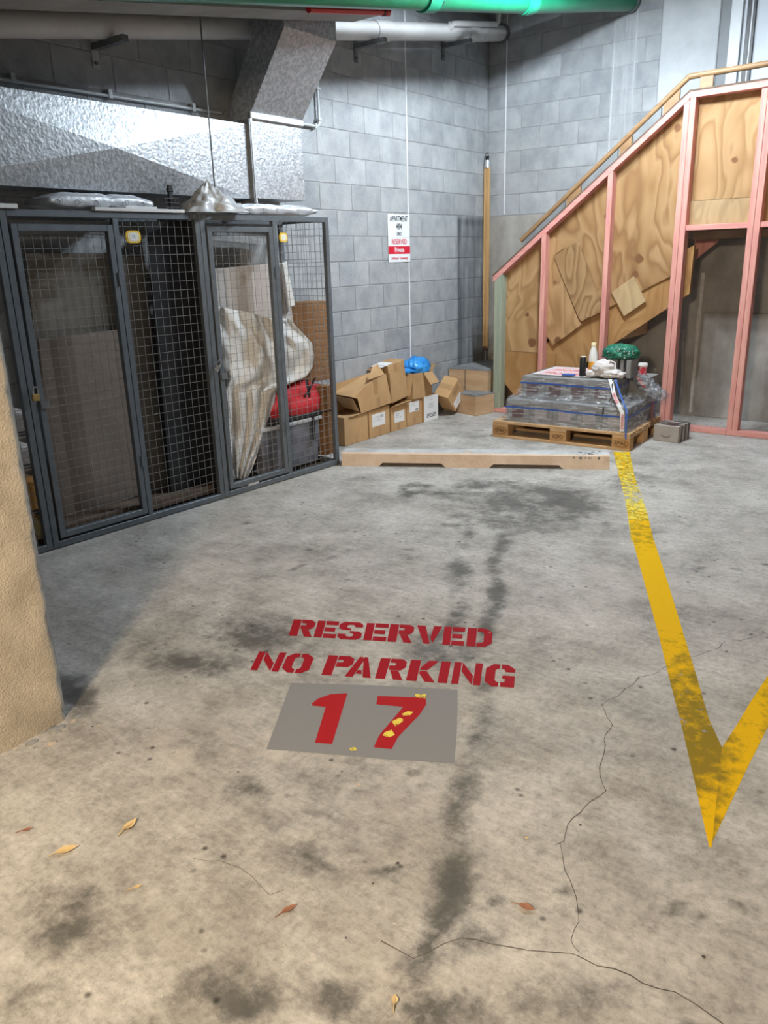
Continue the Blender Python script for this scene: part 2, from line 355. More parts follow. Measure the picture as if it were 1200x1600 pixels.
# ================================================================== THE SETTING
# ---- floor: concrete with stains of its own
FX0, FX1, FY0, FY1, ST = -.25, 7.5, -11.5, .2, .03
nx = int((FX1-FX0)/ST)+1; ny = int((FY1-FY0)/ST)+1
gx = np.linspace(FX0, FX1, nx); gy = np.linspace(FY0, FY1, ny); GX, GY = np.meshgrid(gx, gy)
co = np.stack([GX, GY, np.zeros_like(GX)], -1).reshape(-1, 3)
idx = np.arange(nx*ny).reshape(ny, nx)
quads = np.stack([idx[:-1, :-1], idx[:-1, 1:], idx[1:, 1:], idx[1:, :-1]], -1).reshape(-1, 4)
me = bpy.data.meshes.new('floor'); me.from_pydata(co.tolist(), [], quads.tolist())
stain = np.zeros_like(GX)
wx = GX+.18*(fbm(GX, GY, 3, 91)-.5); wy = GY+.18*(fbm(GX, GY, 3, 57)-.5)
def patch(u, v, ru, rv, s, soft=.6, nz=.9, sc=6, seed=1):
    global stain
    c = Z(u, v); a = Z(u+ru, v)-c; b = Z(u, v-rv)-c
    det = a.x*b.y-a.y*b.x; dx = wx-c.x; dy = wy-c.y
    p = (dx*b.y-dy*b.x)/det; q = (a.x*dy-a.y*dx)/det
    r = np.sqrt(p*p+q*q); m = np.clip((1-r)/soft, 0, 1)
    m = m*np.clip(.85+nz*2.6*(fbm(GX, GY, sc, seed)-.5), 0, 1.4)
    stain = np.maximum(stain, m*s)
def streak(pts, width, s, seed=1, sc=5, nz=1.):
    global stain
    P = [Z(*p) for p in pts]; d = np.full_like(GX, 9.)
    for a, b in zip(P[:-1], P[1:]):
        ex, ey = b.x-a.x, b.y-a.y; L2 = ex*ex+ey*ey
        t = np.clip(((wx-a.x)*ex+(wy-a.y)*ey)/L2, 0, 1); d = np.minimum(d, np.hypot(wx-a.x-t*ex, wy-a.y-t*ey))
    m = np.clip(1-d/width, 0, 1)**.8*np.clip(.85+nz*2.8*(fbm(GX, GY, sc, seed)-.5), 0, 1.4)
    stain = np.maximum(stain, m*s)
patch(840, 790, 150, 42, 1.0, .55, .5, 5, 3); patch(760, 765, 110, 28, .75, .7, .9, 6, 4); patch(665, 768, 55, 14, .75, .5, 1.2, 9, 5)
patch(725, 815, 60, 18, .6, .6, 1.2, 9, 6); patch(985, 750, 60, 22, .5, .7, .6, 5, 8)
patch(395, 985, 95, 36, 1.3, .8, .4, 4, 11); patch(300, 1035, 100, 30, 1., .8, .6, 5, 12); patch(690, 1022, 95, 28, 1., .7, .6, 6, 13)
patch(130, 1085, 55, 45, 1.3, .8, .4, 5, 14); patch(400, 885, 90, 50, .25, .8, .9, 4, 15)
streak([(790, 830), (775, 910), (752, 1050), (738, 1180), (715, 1300), (668, 1440), (640, 1540), (600, 1640)], .06, 1.1, 21, 6, .7)
streak([(735, 830), (715, 920), (690, 1010)], .09, .8, 22, 6, .8); streak([(705, 1290), (690, 1360), (675, 1420)], .05, .8, 27, 6, .6)
patch(735, 1465, 95, 50, .65, .7, .8, 6, 31); patch(690, 1565, 130, 55, .85, .7, .9, 6, 32); patch(540, 1560, 120, 45, 1., .7, 1.2, 7, 33)
patch(330, 1560, 140, 60, .8, .7, 1.1, 6, 34); patch(130, 1430, 130, 55, .75, .8, .9, 6, 35); patch(60, 1540, 110, 90, .55, .8, 1., 5, 36)
patch(470, 1365, 45, 26, .7, .7, .9, 7, 37); patch(575, 1375, 30, 16, .7, .7, .9, 7, 38); patch(900, 1560, 260, 60, .45, .8, .9, 5, 39)
patch(390, 1245, 60, 35, .6, .7, 1., 7, 40); patch(1050, 960, 130, 60, .3, .8, .9, 4, 41); patch(880, 1010, 90, 40, .35, .8, .9, 5, 42)
patch(750, 1130, 60, 60, .5, .8, 1.2, 8, 43); patch(640, 1500, 40, 40, .8, .6, .7, 8, 44); patch(520, 1110, 700, 420, .22, .9, 1.3, 3, 45); patch(1090, 1300, 200, 120, .2, .8, 1., 5, 46)
spots = np.clip((fbm(GX, GY, 14, 77, 3)-.70)*9, 0, 1)*np.clip((fbm(GX, GY, 1.1, 78, 3)-.40)*3, 0, 1)
stain = np.maximum(stain, spots*.75)
pale = np.clip((fbm(GX+GY*.35, GY, 3.1, 131)-.50)*3.2, 0, 1)*np.clip((fbm(GX, GY, .7, 133, 3)-.3)*2.2, 0, 1)
def addattr(me, name, arr):
    a = me.attributes.new(name, 'FLOAT', 'POINT'); a.data.foreach_set('value', np.ascontiguousarray(arr.reshape(-1), dtype=np.float32))
addattr(me, 'stain', stain); addattr(me, 'pale', pale)
fm = bpy.data.materials.new('floor_concrete'); fm.use_nodes = True; nt = fm.node_tree; L = nt.links.new; b = nt.nodes['Principled BSDF']
tc = nd(nt, 'ShaderNodeTexCoord')
def nz(scale, det=8, rough=.62, st=(1, 1, 1), rot=0):
    mp = nd(nt, 'ShaderNodeMapping'); mp.inputs['Scale'].default_value = st; mp.inputs['Rotation'].default_value = (0, 0, rot); L(tc.outputs['Object'], mp.inputs[0])
    n = nd(nt, 'ShaderNodeTexNoise'); n.inputs['Scale'].default_value = scale; n.inputs['Detail'].default_value = det; n.inputs['Roughness'].default_value = rough; L(mp.outputs[0], n.inputs['Vector']); return n.outputs[0]
base = ramp(nt, [(.33, (.25, .232, .205)), (.44, (.39, .368, .335)), (.54, (.51, .488, .452)), (.66, (.64, .615, .575))]); L(nz(2.6, 14, .76), base.inputs[0])
fine = ramp(nt, [(.30, (.50, .49, .47)), (.50, (.95, .95, .95)), (.72, (1.25, 1.25, 1.25))]); L(nz(38, 10, .8), fine.inputs[0])
mx = nd(nt, 'ShaderNodeMix', data_type='RGBA', blend_type='MULTIPLY'); mx.inputs[0].default_value = .9; L(base.outputs[0], mx.inputs[6]); L(fine.outputs[0], mx.inputs[7])
br = ramp(nt, [(.38, (.86, .86, .86)), (.6, (1.06, 1.06, 1.06))]); L(nz(7, 6, .65, (1, 7, 1), R(-27)), br.inputs[0])
mb = nd(nt, 'ShaderNodeMix', data_type='RGBA', blend_type='MULTIPLY'); mb.inputs[0].default_value = .7; L(mx.outputs[2], mb.inputs[6]); L(br.outputs[0], mb.inputs[7])
pa = nd(nt, 'ShaderNodeAttribute', attribute_name='pale'); pm = nd(nt, 'ShaderNodeMath', operation='MULTIPLY'); L(pa.outputs['Fac'], pm.inputs[0])
pr = ramp(nt, [(.42, (0, 0, 0)), (.62, (1, 1, 1))]); L(nz(9, 8, .7), pr.inputs[0]); L(pr.outputs[0], pm.inputs[1])
pm2 = nd(nt, 'ShaderNodeMath', operation='MULTIPLY'); pm2.inputs[1].default_value = .8; L(pm.outputs[0], pm2.inputs[0])
mp_ = nd(nt, 'ShaderNodeMix', data_type='RGBA'); L(pm2.outputs[0], mp_.inputs[0]); L(mb.outputs[2], mp_.inputs[6]); mp_.inputs[7].default_value = (.62, .575, .51, 1)
sa = nd(nt, 'ShaderNodeAttribute', attribute_name='stain'); sn = ramp(nt, [(.32, (.35, .35, .35)), (.6, (1, 1, 1))]); L(nz(17, 9, .72), sn.inputs[0])
na = nd(nt, 'ShaderNodeMath', operation='MULTIPLY_ADD'); L(nz(11, 12, .74), na.inputs[0]); na.inputs[1].default_value = 3.0; na.inputs[2].default_value = -1.5
sm = nd(nt, 'ShaderNodeMath', operation='MULTIPLY_ADD'); L(sa.outputs['Fac'], sm.inputs[0]); sm.inputs[1].default_value = .95; L(na.outputs[0], sm.inputs[2])
sq = ramp(nt, [(.12, (0, 0, 0)), (.85, (1, 1, 1))]); L(sm.outputs[0], sq.inputs[0])
gate = nd(nt, 'ShaderNodeMath', operation='MULTIPLY'); gate.use_clamp = True; L(sa.outputs['Fac'], gate.inputs[0]); gate.inputs[1].default_value = 3.
sg0 = nd(nt, 'ShaderNodeMath', operation='MULTIPLY'); L(sq.outputs[0], sg0.inputs[0]); L(gate.outputs[0], sg0.inputs[1])
sf = nd(nt, 'ShaderNodeMath', operation='MULTIPLY'); L(sa.outputs['Fac'], sf.inputs[0]); L(sn.outputs[0], sf.inputs[1])
sg_ = nd(nt, 'ShaderNodeMath', operation='MULTIPLY_ADD'); L(sf.outputs[0], sg_.inputs[0]); sg_.inputs[1].default_value = .34; L(sg0.outputs[0], sg_.inputs[2])
sc_ = nd(nt, 'ShaderNodeMath', operation='MULTIPLY'); sc_.inputs[1].default_value = .74; sc_.use_clamp = True; L(sg_.outputs[0], sc_.inputs[0])
m3 = nd(nt, 'ShaderNodeMix', data_type='RGBA'); L(sc_.outputs[0], m3.inputs[0]); L(mp_.outputs[2], m3.inputs[6]); m3.inputs[7].default_value = (.09, .086, .077, 1)
pit = ramp(nt, [(.0, (.22, .21, .20)), (.05, (.22, .21, .20)), (.16, (1, 1, 1))])
vo = nd(nt, 'ShaderNodeTexVoronoi'); vo.inputs['Scale'].default_value = 13; L(tc.outputs['Object'], vo.inputs['Vector']); L(vo.outputs['Distance'], pit.inputs[0])
pmask = ramp(nt, [(.50, (0, 0, 0)), (.56, (1, 1, 1))]); L(nz(2.4, 3, .5), pmask.inputs[0])
m4 = nd(nt, 'ShaderNodeMix', data_type='RGBA', blend_type='MULTIPLY'); L(pmask.outputs[0], m4.inputs[0]); L(m3.outputs[2], m4.inputs[6]); L(pit.outputs[0], m4.inputs[7])
L(m4.outputs[2], b.inputs['Base Color'])
rr = ramp(nt, [(.35, (.52, .52, .52)), (.65, (.80, .80, .80))]); L(nz(3.1), rr.inputs[0]); L(rr.outputs[0], b.inputs['Roughness']); b.inputs['Specular IOR Level'].default_value = .35
bp = nd(nt, 'ShaderNodeBump'); bp.inputs['Strength'].default_value = .30; bp.inputs['Distance'].default_value = .008; L(nz(60, 8, .7, (1, 3, 1), R(-27)), bp.inputs['Height']); L(bp.outputs[0], b.inputs['Normal'])
me.materials.append(fm); MATS['floor'] = fm
floor = bpy.data.objects.new('floor', me); COL.objects.link(floor); struct(floor, 'stained concrete car park floor')

# ---- floor paint
def quadmap(TL, TR, BL, BR):
    a, b_, c, d = Z(*TL), Z(*TR), Z(*BL), Z(*BR)
    return lambda s, t: (c*(1-s)+d*s)*(1-t)+(a*(1-s)+b_*s)*t
BOWL = [(.40, 1), (.82, 1), (1, .87), (1, .6), (.84, .44), (.40, .44), (.40, .66), (.58, .66), (.62, .69), (.62, .76), (.58, .79), (.40, .79)]
BAR = [(0, 0), (.365, 0), (.365, 1), (0, 1)]
OL = [(.47, 1), (.25, 1), (0, .8), (0, .2), (.25, 0), (.47, 0), (.47, .2), (.40, .2), (.33, .28), (.33, .72), (.40, .8), (.47, .8)]
SU = [(.98, .70), (.98, .86), (.82, 1), (.2, 1), (0, .86), (0, .62), (.15, .51), (.52, .51), (.52, .60), (.38, .64), (.34, .70), (.34, .78), (.42, .83), (.58, .83), (.66, .78), (.66, .70)]
GLY = {'E': [BAR, [(.41, .76), (1, .76), (1, 1), (.41, 1)], [(.41, .38), (.9, .38), (.9, .61), (.41, .61)], [(.41, 0), (1, 0), (1, .24), (.41, .24)]],
 'R': [BAR, BOWL, [(.46, .43), (.76, .43), (1, 0), (.66, 0)]], 'P': [BAR, BOWL], 'S': [SU, [(1-x, 1-y-.02) for x, y in SU]],
 'V': [[(0, 1), (.34, 1), (.60, 0), (.36, 0)], [(.67, 1), (1, 1), (.70, .06), (.59, .32)]],
 'D': [BAR, [(.40, 1), (.72, 1), (1, .8), (1, .2), (.72, 0), (.40, 0), (.40, .2), (.58, .2), (.67, .28), (.67, .72), (.58, .8), (.40, .8)]],
 'N': [[(0, 0), (.25, 0), (.25, 1), (0, 1)], [(.29, 1), (.29, .58), (.71, 0), (.71, .42)], [(.75, 0), (1, 0), (1, 1), (.75, 1)]],
 'O': [OL, [(1-x, y) for x, y in OL]], 'I': [[(0, 0), (1, 0), (1, 1), (0, 1)]],
 'A': [[(0, 0), (.30, 0), (.53, .80), (.47, 1), (.34, 1)], [(.52, 1), (.66, 1), (1, 0), (.69, 0), (.51, .88)], [(.37, .16), (.61, .16), (.56, .34), (.42, .34)]],
 'K': [BAR, [(.40, .52), (.40, .64), (.66, 1), (1, 1), (.66, .53)], [(.40, .47), (.64, .49), (1, 0), (.66, 0), (.40, .36)]],
 'G': [OL, [(.53, 1), (.75, 1), (1, .8), (1, .66), (.67, .66), (.67, .72), (.60, .8), (.53, .8)], [(.53, 0), (1, 0), (1, .5), (.58, .5), (.58, .36), (.67, .36), (.67, .2), (.53, .2)]]}
def stencil(name, label, fn, spans):
    root = thing(name, label, None); root.parent = floor; root['label'] = label
    del root['label']; tag(root, label)
    for ch, s0, s1 in spans:
        mb = MB()
        for poly in GLY[ch]:
            mb.add([fn(s0+(s1-s0)*x, y)+Vector((0, 0, .0012)) for x, y in poly], [tuple(range(len(poly)))])
        o = mb.build('stencil_letter', 'paint_red', root, fix=False)
        bm = bmesh.new(); bm.from_mesh(o.data); bmesh.ops.triangulate(bm, faces=bm.faces)
        for f in bm.faces:
            if f.normal.z < 0: f.normal_flip()
        bm.to_mesh(o.data); bm.free()
    return root
q1 = quadmap((459, 968), (770, 983), (451, 993.5), (768, 1012))
x = [0, .128, .243, .378, .497, .630, .765, .880]; e = [.118, .238, .365, .490, .618, .755, .868, 1.0]
stencil('stencil_lettering', 'red stencilled word RESERVED', q1, list(zip('RESERVED', x, e)))
q2 = quadmap((405, 1018), (806, 1040), (391, 1047), (803, 1075))
stencil('stencil_lettering', 'red stencilled words NO PARKING', q2, [('N', 0, .112), ('O', .12, .228), ('P', .282, .388), ('A', .372, .472), ('R', .488, .592), ('K', .605, .712), ('I', .722, .757), ('N', .772, .878), ('G', .892, 1.)])
def floor_poly(name, px, m, parent, z=.0008, label=None, sub=0):
    o = flat(name, [Z(u, v)+Vector((0, 0, z)) for u, v in px], m, parent)
    bm = bmesh.new(); bm.from_mesh(o.data); bmesh.ops.triangulate(bm, faces=bm.faces)
    for f in bm.faces:
        if f.normal.z < 0: f.normal_flip()
    bm.to_mesh(o.data); bm.free()
    if label: tag(o, label)
    return o
np_ = floor_poly('number_patch', [(455, 1067), (585, 1071), (715, 1078), (714, 1140), (710, 1193), (600, 1186), (480, 1175), (416, 1171), (436, 1118)], 'paint_grey', floor, .0006, 'grey painted patch under the number 17')
floor_poly('stencil_digit', [(486, 1101), (497, 1092), (517, 1085), (543, 1083.5), (519, 1163), (492, 1161), (509, 1105), (487, 1103)], 'paint_red_digit', np_, .0014)
floor_poly('stencil_digit', [(590, 1088), (665, 1090.5), (666, 1101), (655, 1118), (640, 1133), (622, 1152), (612, 1171), (584, 1168), (592, 1150), (607, 1132), (630, 1105), (588, 1101)], 'paint_red_digit', np_, .0014)
for q in ([(628, 1116), (637, 1112), (646, 1113), (640, 1119), (630, 1119)], [(601, 1145), (612, 1141), (617, 1149), (608, 1153), (598, 1150)], [(546, 1170), (555, 1168), (558, 1173), (548, 1174)], [(648, 1085), (666, 1085), (664, 1092), (650, 1090)], [(612, 1128), (625, 1122), (632, 1126), (618, 1136)]):
    floor_poly('paint_chip', q, 'paint_pale_yellow', np_, .002)
# yellow bay line: a strip with wear read along its length
def strip(name, left, right, m, z, label, wear, dirt):
    Lp = [Z(*p) for p in left]; Rp = [Z(*p) for p in right]; n = len(Lp); mb = MB(); vs = []; wv = []; dv = []
    K = 8
    for i in range(n-1):
        for k in range(K if i < n-2 else K+1):
            t = k/K; a = Lp[i].lerp(Lp[i+1], t); c = Rp[i].lerp(Rp[i+1], t); ww = wear[i]*(1-t)+wear[i+1]*t; dd = dirt[i]*(1-t)+dirt[i+1]*t
            for j in range(5):
                vs.append(a.lerp(c, j/4)+Vector((0, 0, z))); wv.append(ww); dv.append(dd)
    rows = len(vs)//5
    mb.add(vs, [(r*5+j, r*5+j+1, r*5+j+6, r*5+j+5) for r in range(rows-1) for j in range(4)])
    o = mb.build(name, m, floor, fix=False)
    if o.data.polygons[0].normal.z < 0: o.data.flip_normals()
    addattr(o.data, 'wear', np.array(wv)); addattr(o.data, 'dirt', np.array(dv)); return tag(o, label)
strip('bay_line', [(958, 706), (966, 742), (976, 778), (980, 800), (988, 842), (1008, 915), (1031, 1000), (1046, 1062), (1064, 1130), (1083, 1212), (1108, 1324)],
      [(984, 706), (991, 742), (1005, 778), (1011, 800), (1021, 842), (1045, 915), (1071, 1000), (1090, 1062), (1107, 1122), (1128, 1168), (1112, 1324)], 'paint_yellow', .0008,
      'long worn yellow bay line', [.22, .24, .34, .26, .06, -.1, -.04, .09, .13, .08, -.02], [.1, .15, .1, .1, .14, -.25, .06, .2, .26, .34, -.2])
strip('bay_line', [(1128, 1168), (1148, 1138), (1172, 1098), (1201, 1054), (1260, 970)], [(1110, 1322), (1141, 1256), (1169, 1197), (1201, 1134), (1255, 1030)], 'paint_yellow', .0007,
      'diagonal yellow line at the right frame edge', [.02, .0, .1, .06, 0], [.2, .12, .02, .1, 0])
strip('bay_line_underpaint', [(959, 706), (967, 742), (976, 778), (980, 800), (986, 846)], [(984, 706), (991, 742), (1004, 778), (1011, 800), (1020, 846)], 'paint_pale_yellow', .0004,
      'paler old yellow paint by the pallet', [.0, .02, .1, .0, .02], [.05, .1, .0, -.05, .2])
# cracks: thin open grooves in the slab
def crack(px, wd, seed):
    P = [Z(*p) for p in px]; Q = []
    for a, c in zip(P[:-1], P[1:]):
        n = max(2, int((c-a).length/.03))
        for k in range(n):
            p = a.lerp(c, k/n); Q.append(p+Vector((mnoise.noise(p*11+Vector((seed, 0, 0))), mnoise.noise(p*11+Vector((0, seed, 5))), 0))*.026)
    Q.append(P[-1]); vs = []
    for i, p in enumerate(Q):
        d = (Q[min(i+1, len(Q)-1)]-Q[max(0, i-1)]).normalized(); s = Vector((-d.y, d.x, 0))*wd*(.45+.9*abs(mnoise.noise(p*23)))
        vs += [p+s+Vector((0, 0, .0005)), p-s+Vector((0, 0, .0005))]
    mb = MB(); mb.add(vs, [(2*i, 2*i+1, 2*i+3, 2*i+2) for i in range(len(Q)-1)])
    o = mb.build('crack', 'crack', floor, fix=False)
    if o.data.polygons[0].normal.z < 0: o.data.flip_normals()
crack([(1200, 990), (1140, 1004), (1092, 1022), (1040, 1043), (1000, 1060), (962, 1088), (943, 1102), (952, 1130), (940, 1190), (944, 1235), (905, 1270), (876, 1305), (868, 1320)], .0018, 1)
crack([(868, 1320), (888, 1360), (900, 1400), (906, 1440), (898, 1470), (905, 1488)], .0013, 2)
crack([(600, 1478), (650, 1492), (720, 1468), (770, 1478), (830, 1487), (890, 1488), (930, 1510), (990, 1532), (1060, 1560), (1130, 1600)], .0018, 3)
crack([(943, 1102), (900, 1100), (850, 1098)], .0008, 4)
crack([(1200, 905), (1165, 885), (1130, 865), (1090, 852)], .001, 5)
crack([(300, 1340), (345, 1345), (390, 1370), (430, 1395), (445, 1390)], .0008, 6)

# ---- block walls
ZC = 3.0851                                                    # height of one measured bed joint
def ceil_z(y): return 3.98+.163*max(min(y, 0), -8)
BLK = {}
def block_mesh(ln, h, dep=.05):
    k = (round(ln, 3), round(h, 3))
    if k not in BLK:
        mb = MB(); g = .0035; mb.box(0, dep, g, ln-g, g, h-g)
        o = mb.build('block', 'block', None, bevel=.003); BLK[k] = o.data; bpy.data.objects.remove(o)
    return BLK[k]
wl = MB(); wl.box(-.25, -.004, -11.5, .25, -.1, 4.1); wall_left = wl.build('wall_left', 'mortar'); struct(wall_left, 'grey concrete block wall beside the storage cages')
YJ = -1.4293
def add_block(parent, ln, h, loc, rz):
    o = bpy.data.objects.new('block', block_mesh(ln, h)); COL.objects.link(o); o.parent = parent; o.location = loc; o.rotation_euler = (0, 0, rz)
for k in range(-3, 16):
    top = ZC-.2*k; z0 = max(top-.2, 0); h = top-z0
    if h < .03: continue
    y = YJ-.006; first = True
    while y > -5.7:                                            # courses run from the control joint towards the cages
        ln = (.2 if k % 2 == 0 else .4) if first else .4; first = False
        if z0 < ceil_z(y-ln): add_block(wall_left, ln, h, (-.05, y-ln, z0), 0)
        y -= ln
    y = YJ+.006; first = True
    while y < -.012:                                           # and from the joint into the corner
        ln = (.2 if k % 2 == 0 else .4) if first else .4; first = False; ln = min(ln, -y)
        if ln > .02: add_block(wall_left, ln, h, (-.05, y, z0), 0)
        y += ln
sj = MB().box(-.004, .0015, YJ-.0065, YJ+.0065, .05, 3.7).build('sealant_joint', 'sealant', wall_left)
dm = bpy.data.materials.new('damp'); dm.use_nodes = True; nt = dm.node_tree; L = nt.links.new; bs = nt.nodes['Principled BSDF']; bs.inputs['Base Color'].default_value = (.10, .115, .135, 1); bs.inputs['Roughness'].default_value = .8
tr = nd(nt, 'ShaderNodeBsdfTransparent'); mx = nd(nt, 'ShaderNodeMixShader'); tc = nd(nt, 'ShaderNodeTexCoord'); mp = nd(nt, 'ShaderNodeMapping'); mp.inputs['Scale'].default_value = (1, 6, .8); L(tc.outputs['Object'], mp.inputs[0])
n_ = nd(nt, 'ShaderNodeTexNoise'); n_.inputs['Scale'].default_value = 2.2; n_.inputs['Detail'].default_value = 6; L(mp.outputs[0], n_.inputs['Vector']); at = nd(nt, 'ShaderNodeAttribute', attribute_name='wear'); r_ = ramp(nt, [(.3, (.25, .25, .25)), (.7, (1, 1, 1))]); L(n_.outputs[0], r_.inputs[0])
ml = nd(nt, 'ShaderNodeMath', operation='MULTIPLY'); L(r_.outputs[0], ml.inputs[0]); L(at.outputs['Fac'], ml.inputs[1]); L(ml.outputs[0], mx.inputs[0]); L(tr.outputs[0], mx.inputs[1]); L(bs.outputs[0], mx.inputs[2]); L(mx.outputs[0], nt.nodes['Material Output'].inputs['Surface']); MATS['damp'] = dm
ya_, yb_, zb0, zt0 = -.60, -.005, .42, 1.90; vs = []; wv = []; NN, NM = 40, 60
for j in range(NM+1):
    for i in range(NN+1):
        s_ = i/NN; z_ = zb0+(zt0-zb0)*j/NM; vs.append((.0012, ya_+(yb_-ya_)*s_, z_)); e_ = min(1, s_/.05)*min(1, (1-j/NM)/.04)
        edge_ = math.exp(-((s_-.09)/.045)**2)*.75+math.exp(-((1-j/NM-.04)/.02)**2)*.75
        wv.append(e_*min(.85, .38+.25*s_+edge_))
mb = MB(); mb.add(vs, [(j*(NN+1)+i, j*(NN+1)+i+1, (j+1)*(NN+1)+i+1, (j+1)*(NN+1)+i) for j in range(NM) for i in range(NN)]); o = mb.build('damp_stain', 'damp', wall_left, fix=False); addattr(o.data, 'wear', np.array(wv))
# right wall (runs along +X from the corner): rendered base, blocks above, smooth pier, door
wr = MB(); wr.box(-.25, 1.71, .004, .25, 1.885, 4.2); wr.cur = 1; wr.box(-.25, 7.5, 0., .25, -.1, 1.885); wr.box(3.5, 7.5, 0, .25, 1.885, 4.2); wr.box(2.19, 3.5, 0, .25, 3.55, 4.2)
wall_right = wr.build('wall_right', ['mortar', 'render']); struct(wall_right, 'block and rendered wall behind the timber stair')
for k in range(-4, 6):
    top = ZC-.2*k
    x = 0.; edges = [0, .2]; xx = .2; first = True
    while xx < 1.70:
        ln = (.17 if k % 2 == 1 else .37) if first else .4; first = False; xx = min(xx+ln, 1.703); edges.append(xx)
    for a, c in zip(edges[:-1], edges[1:]):
        if c-a > .03: add_block(wall_right, c-a, .2, (a, .05, top-.2), -math.pi/2)
MB().box(.194, .206, -.0015, .004, 1.9, 3.8).build('sealant_joint', 'sealant', wall_right)
pier = MB().box(1.708, 2.19, -.02, .25, 1.6, 4.1).build('concrete_pier', 'pier', wall_right, bevel=.006)
lw = bpy.data.materials.new('limewash'); lw.use_nodes = True; nt = lw.node_tree; L = nt.links.new; bs = nt.nodes['Principled BSDF']; bs.inputs['Base Color'].default_value = (.78, .80, .82, 1); bs.inputs['Roughness'].default_value = .9
tr = nd(nt, 'ShaderNodeBsdfTransparent'); mx = nd(nt, 'ShaderNodeMixShader'); tc = nd(nt, 'ShaderNodeTexCoord'); mp = nd(nt, 'ShaderNodeMapping'); mp.inputs['Scale'].default_value = (9, 1, .5); L(tc.outputs['Object'], mp.inputs[0])
n_ = nd(nt, 'ShaderNodeTexNoise'); n_.inputs['Scale'].default_value = 2.6; n_.inputs['Detail'].default_value = 5; L(mp.outputs[0], n_.inputs['Vector']); at = nd(nt, 'ShaderNodeAttribute', attribute_name='wear'); r_ = ramp(nt, [(.3, (.3, .3, .3)), (.7, (1, 1, 1))]); L(n_.outputs[0], r_.inputs[0])
ml = nd(nt, 'ShaderNodeMath', operation='MULTIPLY'); L(r_.outputs[0], ml.inputs[0]); L(at.outputs['Fac'], ml.inputs[1]); L(ml.outputs[0], mx.inputs[0]); L(tr.outputs[0], mx.inputs[1]); L(bs.outputs[0], mx.inputs[2]); L(mx.outputs[0], nt.nodes['Material Output'].inputs['Surface']); MATS['limewash'] = lw
def wash(x0, x1, z0, z1, amt, parent, y=-.0022, edges=True):
    vs = []; wv = []; A, B_ = 40, 40
    for j in range(B_+1):
        for i in range(A+1):
            s_ = i/A; vs.append((x0+(x1-x0)*s_, y, z0+(z1-z0)*j/B_)); e_ = min(1, s_/.06, (1-s_)/.06); ed = (math.exp(-((s_-.10)/.03)**2)+math.exp(-((s_-.62)/.02)**2)+.7*math.exp(-((s_-.86)/.02)**2))*.5 if edges else 0
            wv.append(e_*(amt+ed)*(1-.5*max(0, j/B_-.6)))
    mb = MB(); mb.add(vs, [(j*(A+1)+i, j*(A+1)+i+1, (j+1)*(A+1)+i+1, (j+1)*(A+1)+i) for j in range(B_) for i in range(A)]); o = mb.build('lime_wash', 'limewash', parent, fix=False); addattr(o.data, 'wear', np.array(wv))
wash(1.26, 1.52, 1.89, 3.62, .34, wall_right); wash(.12, .36, 1.89, 2.9, .16, wall_right, edges=False)
# lime streaks run down the blocks and the rendered base
def streak_mesh(x, z0, z1, wd, seed, parent, n=40, y=-.0028):
    vs = []
    for i in range(n+1):
        z = z0+(z1-z0)*i/n; k = wd*(.7+.6*mnoise.noise(Vector((seed, z*3, 0)))); c = x+.02*mnoise.noise(Vector((seed+9, z*2, 0)))
        vs += [Vector((c-k, y+.0015, z)), Vector((c, y-.003, z)), Vector((c+k, y+.0015, z))]
    mb = MB(); mb.add(vs, [(3*i+j, 3*i+j+1, 3*i+j+4, 3*i+j+3) for i in range(n) for j in range(2)])
    return mb.build('lime_streak', 'lime', parent, smooth=True, fix=False)
streak_mesh(2.235, .03, 1.3, .02, 3, wall_right); streak_mesh(2.12, .03, .8, .012, 4, wall_right)
MB().box(2.27, 3.3, -.012, 0, 0, .95).build('render_panel', 'render', wall_right, bevel=.004)
# door at the stair head
door = thing('door_1', 'pale door with dark frame at the stair head', None); del door['label']; struct(door, 'pale door with dark frame at the stair head')
MB().box(2.19, 2.275, .0, .12, 1.7, 3.55).build('reveal', 'door_grey', door)
MB().box(2.275, 2.365, -.02, .12, 1.7, 3.55).build('door_jamb', 'door_white', door, bevel=.004)
MB().box(2.365, 2.395, .02, .12, 1.7, 3.55).build('door_jamb', 'door_panel', door)
MB().box(2.395, 2.425, .0, .12, 1.7, 3.55).build('door_seal', 'black', door)
MB().box(2.425, 2.44, .01, .12, 1.7, 3.55).build('door_seal', 'door_white', door)
MB().box(2.44, 2.46, .0, .12, 1.7, 3.55).build('door_seal', 'black', door)
MB().box(2.46, 3.5, .03, .12, 1.7, 3.55).build('door_leaf', 'door_panel', door)

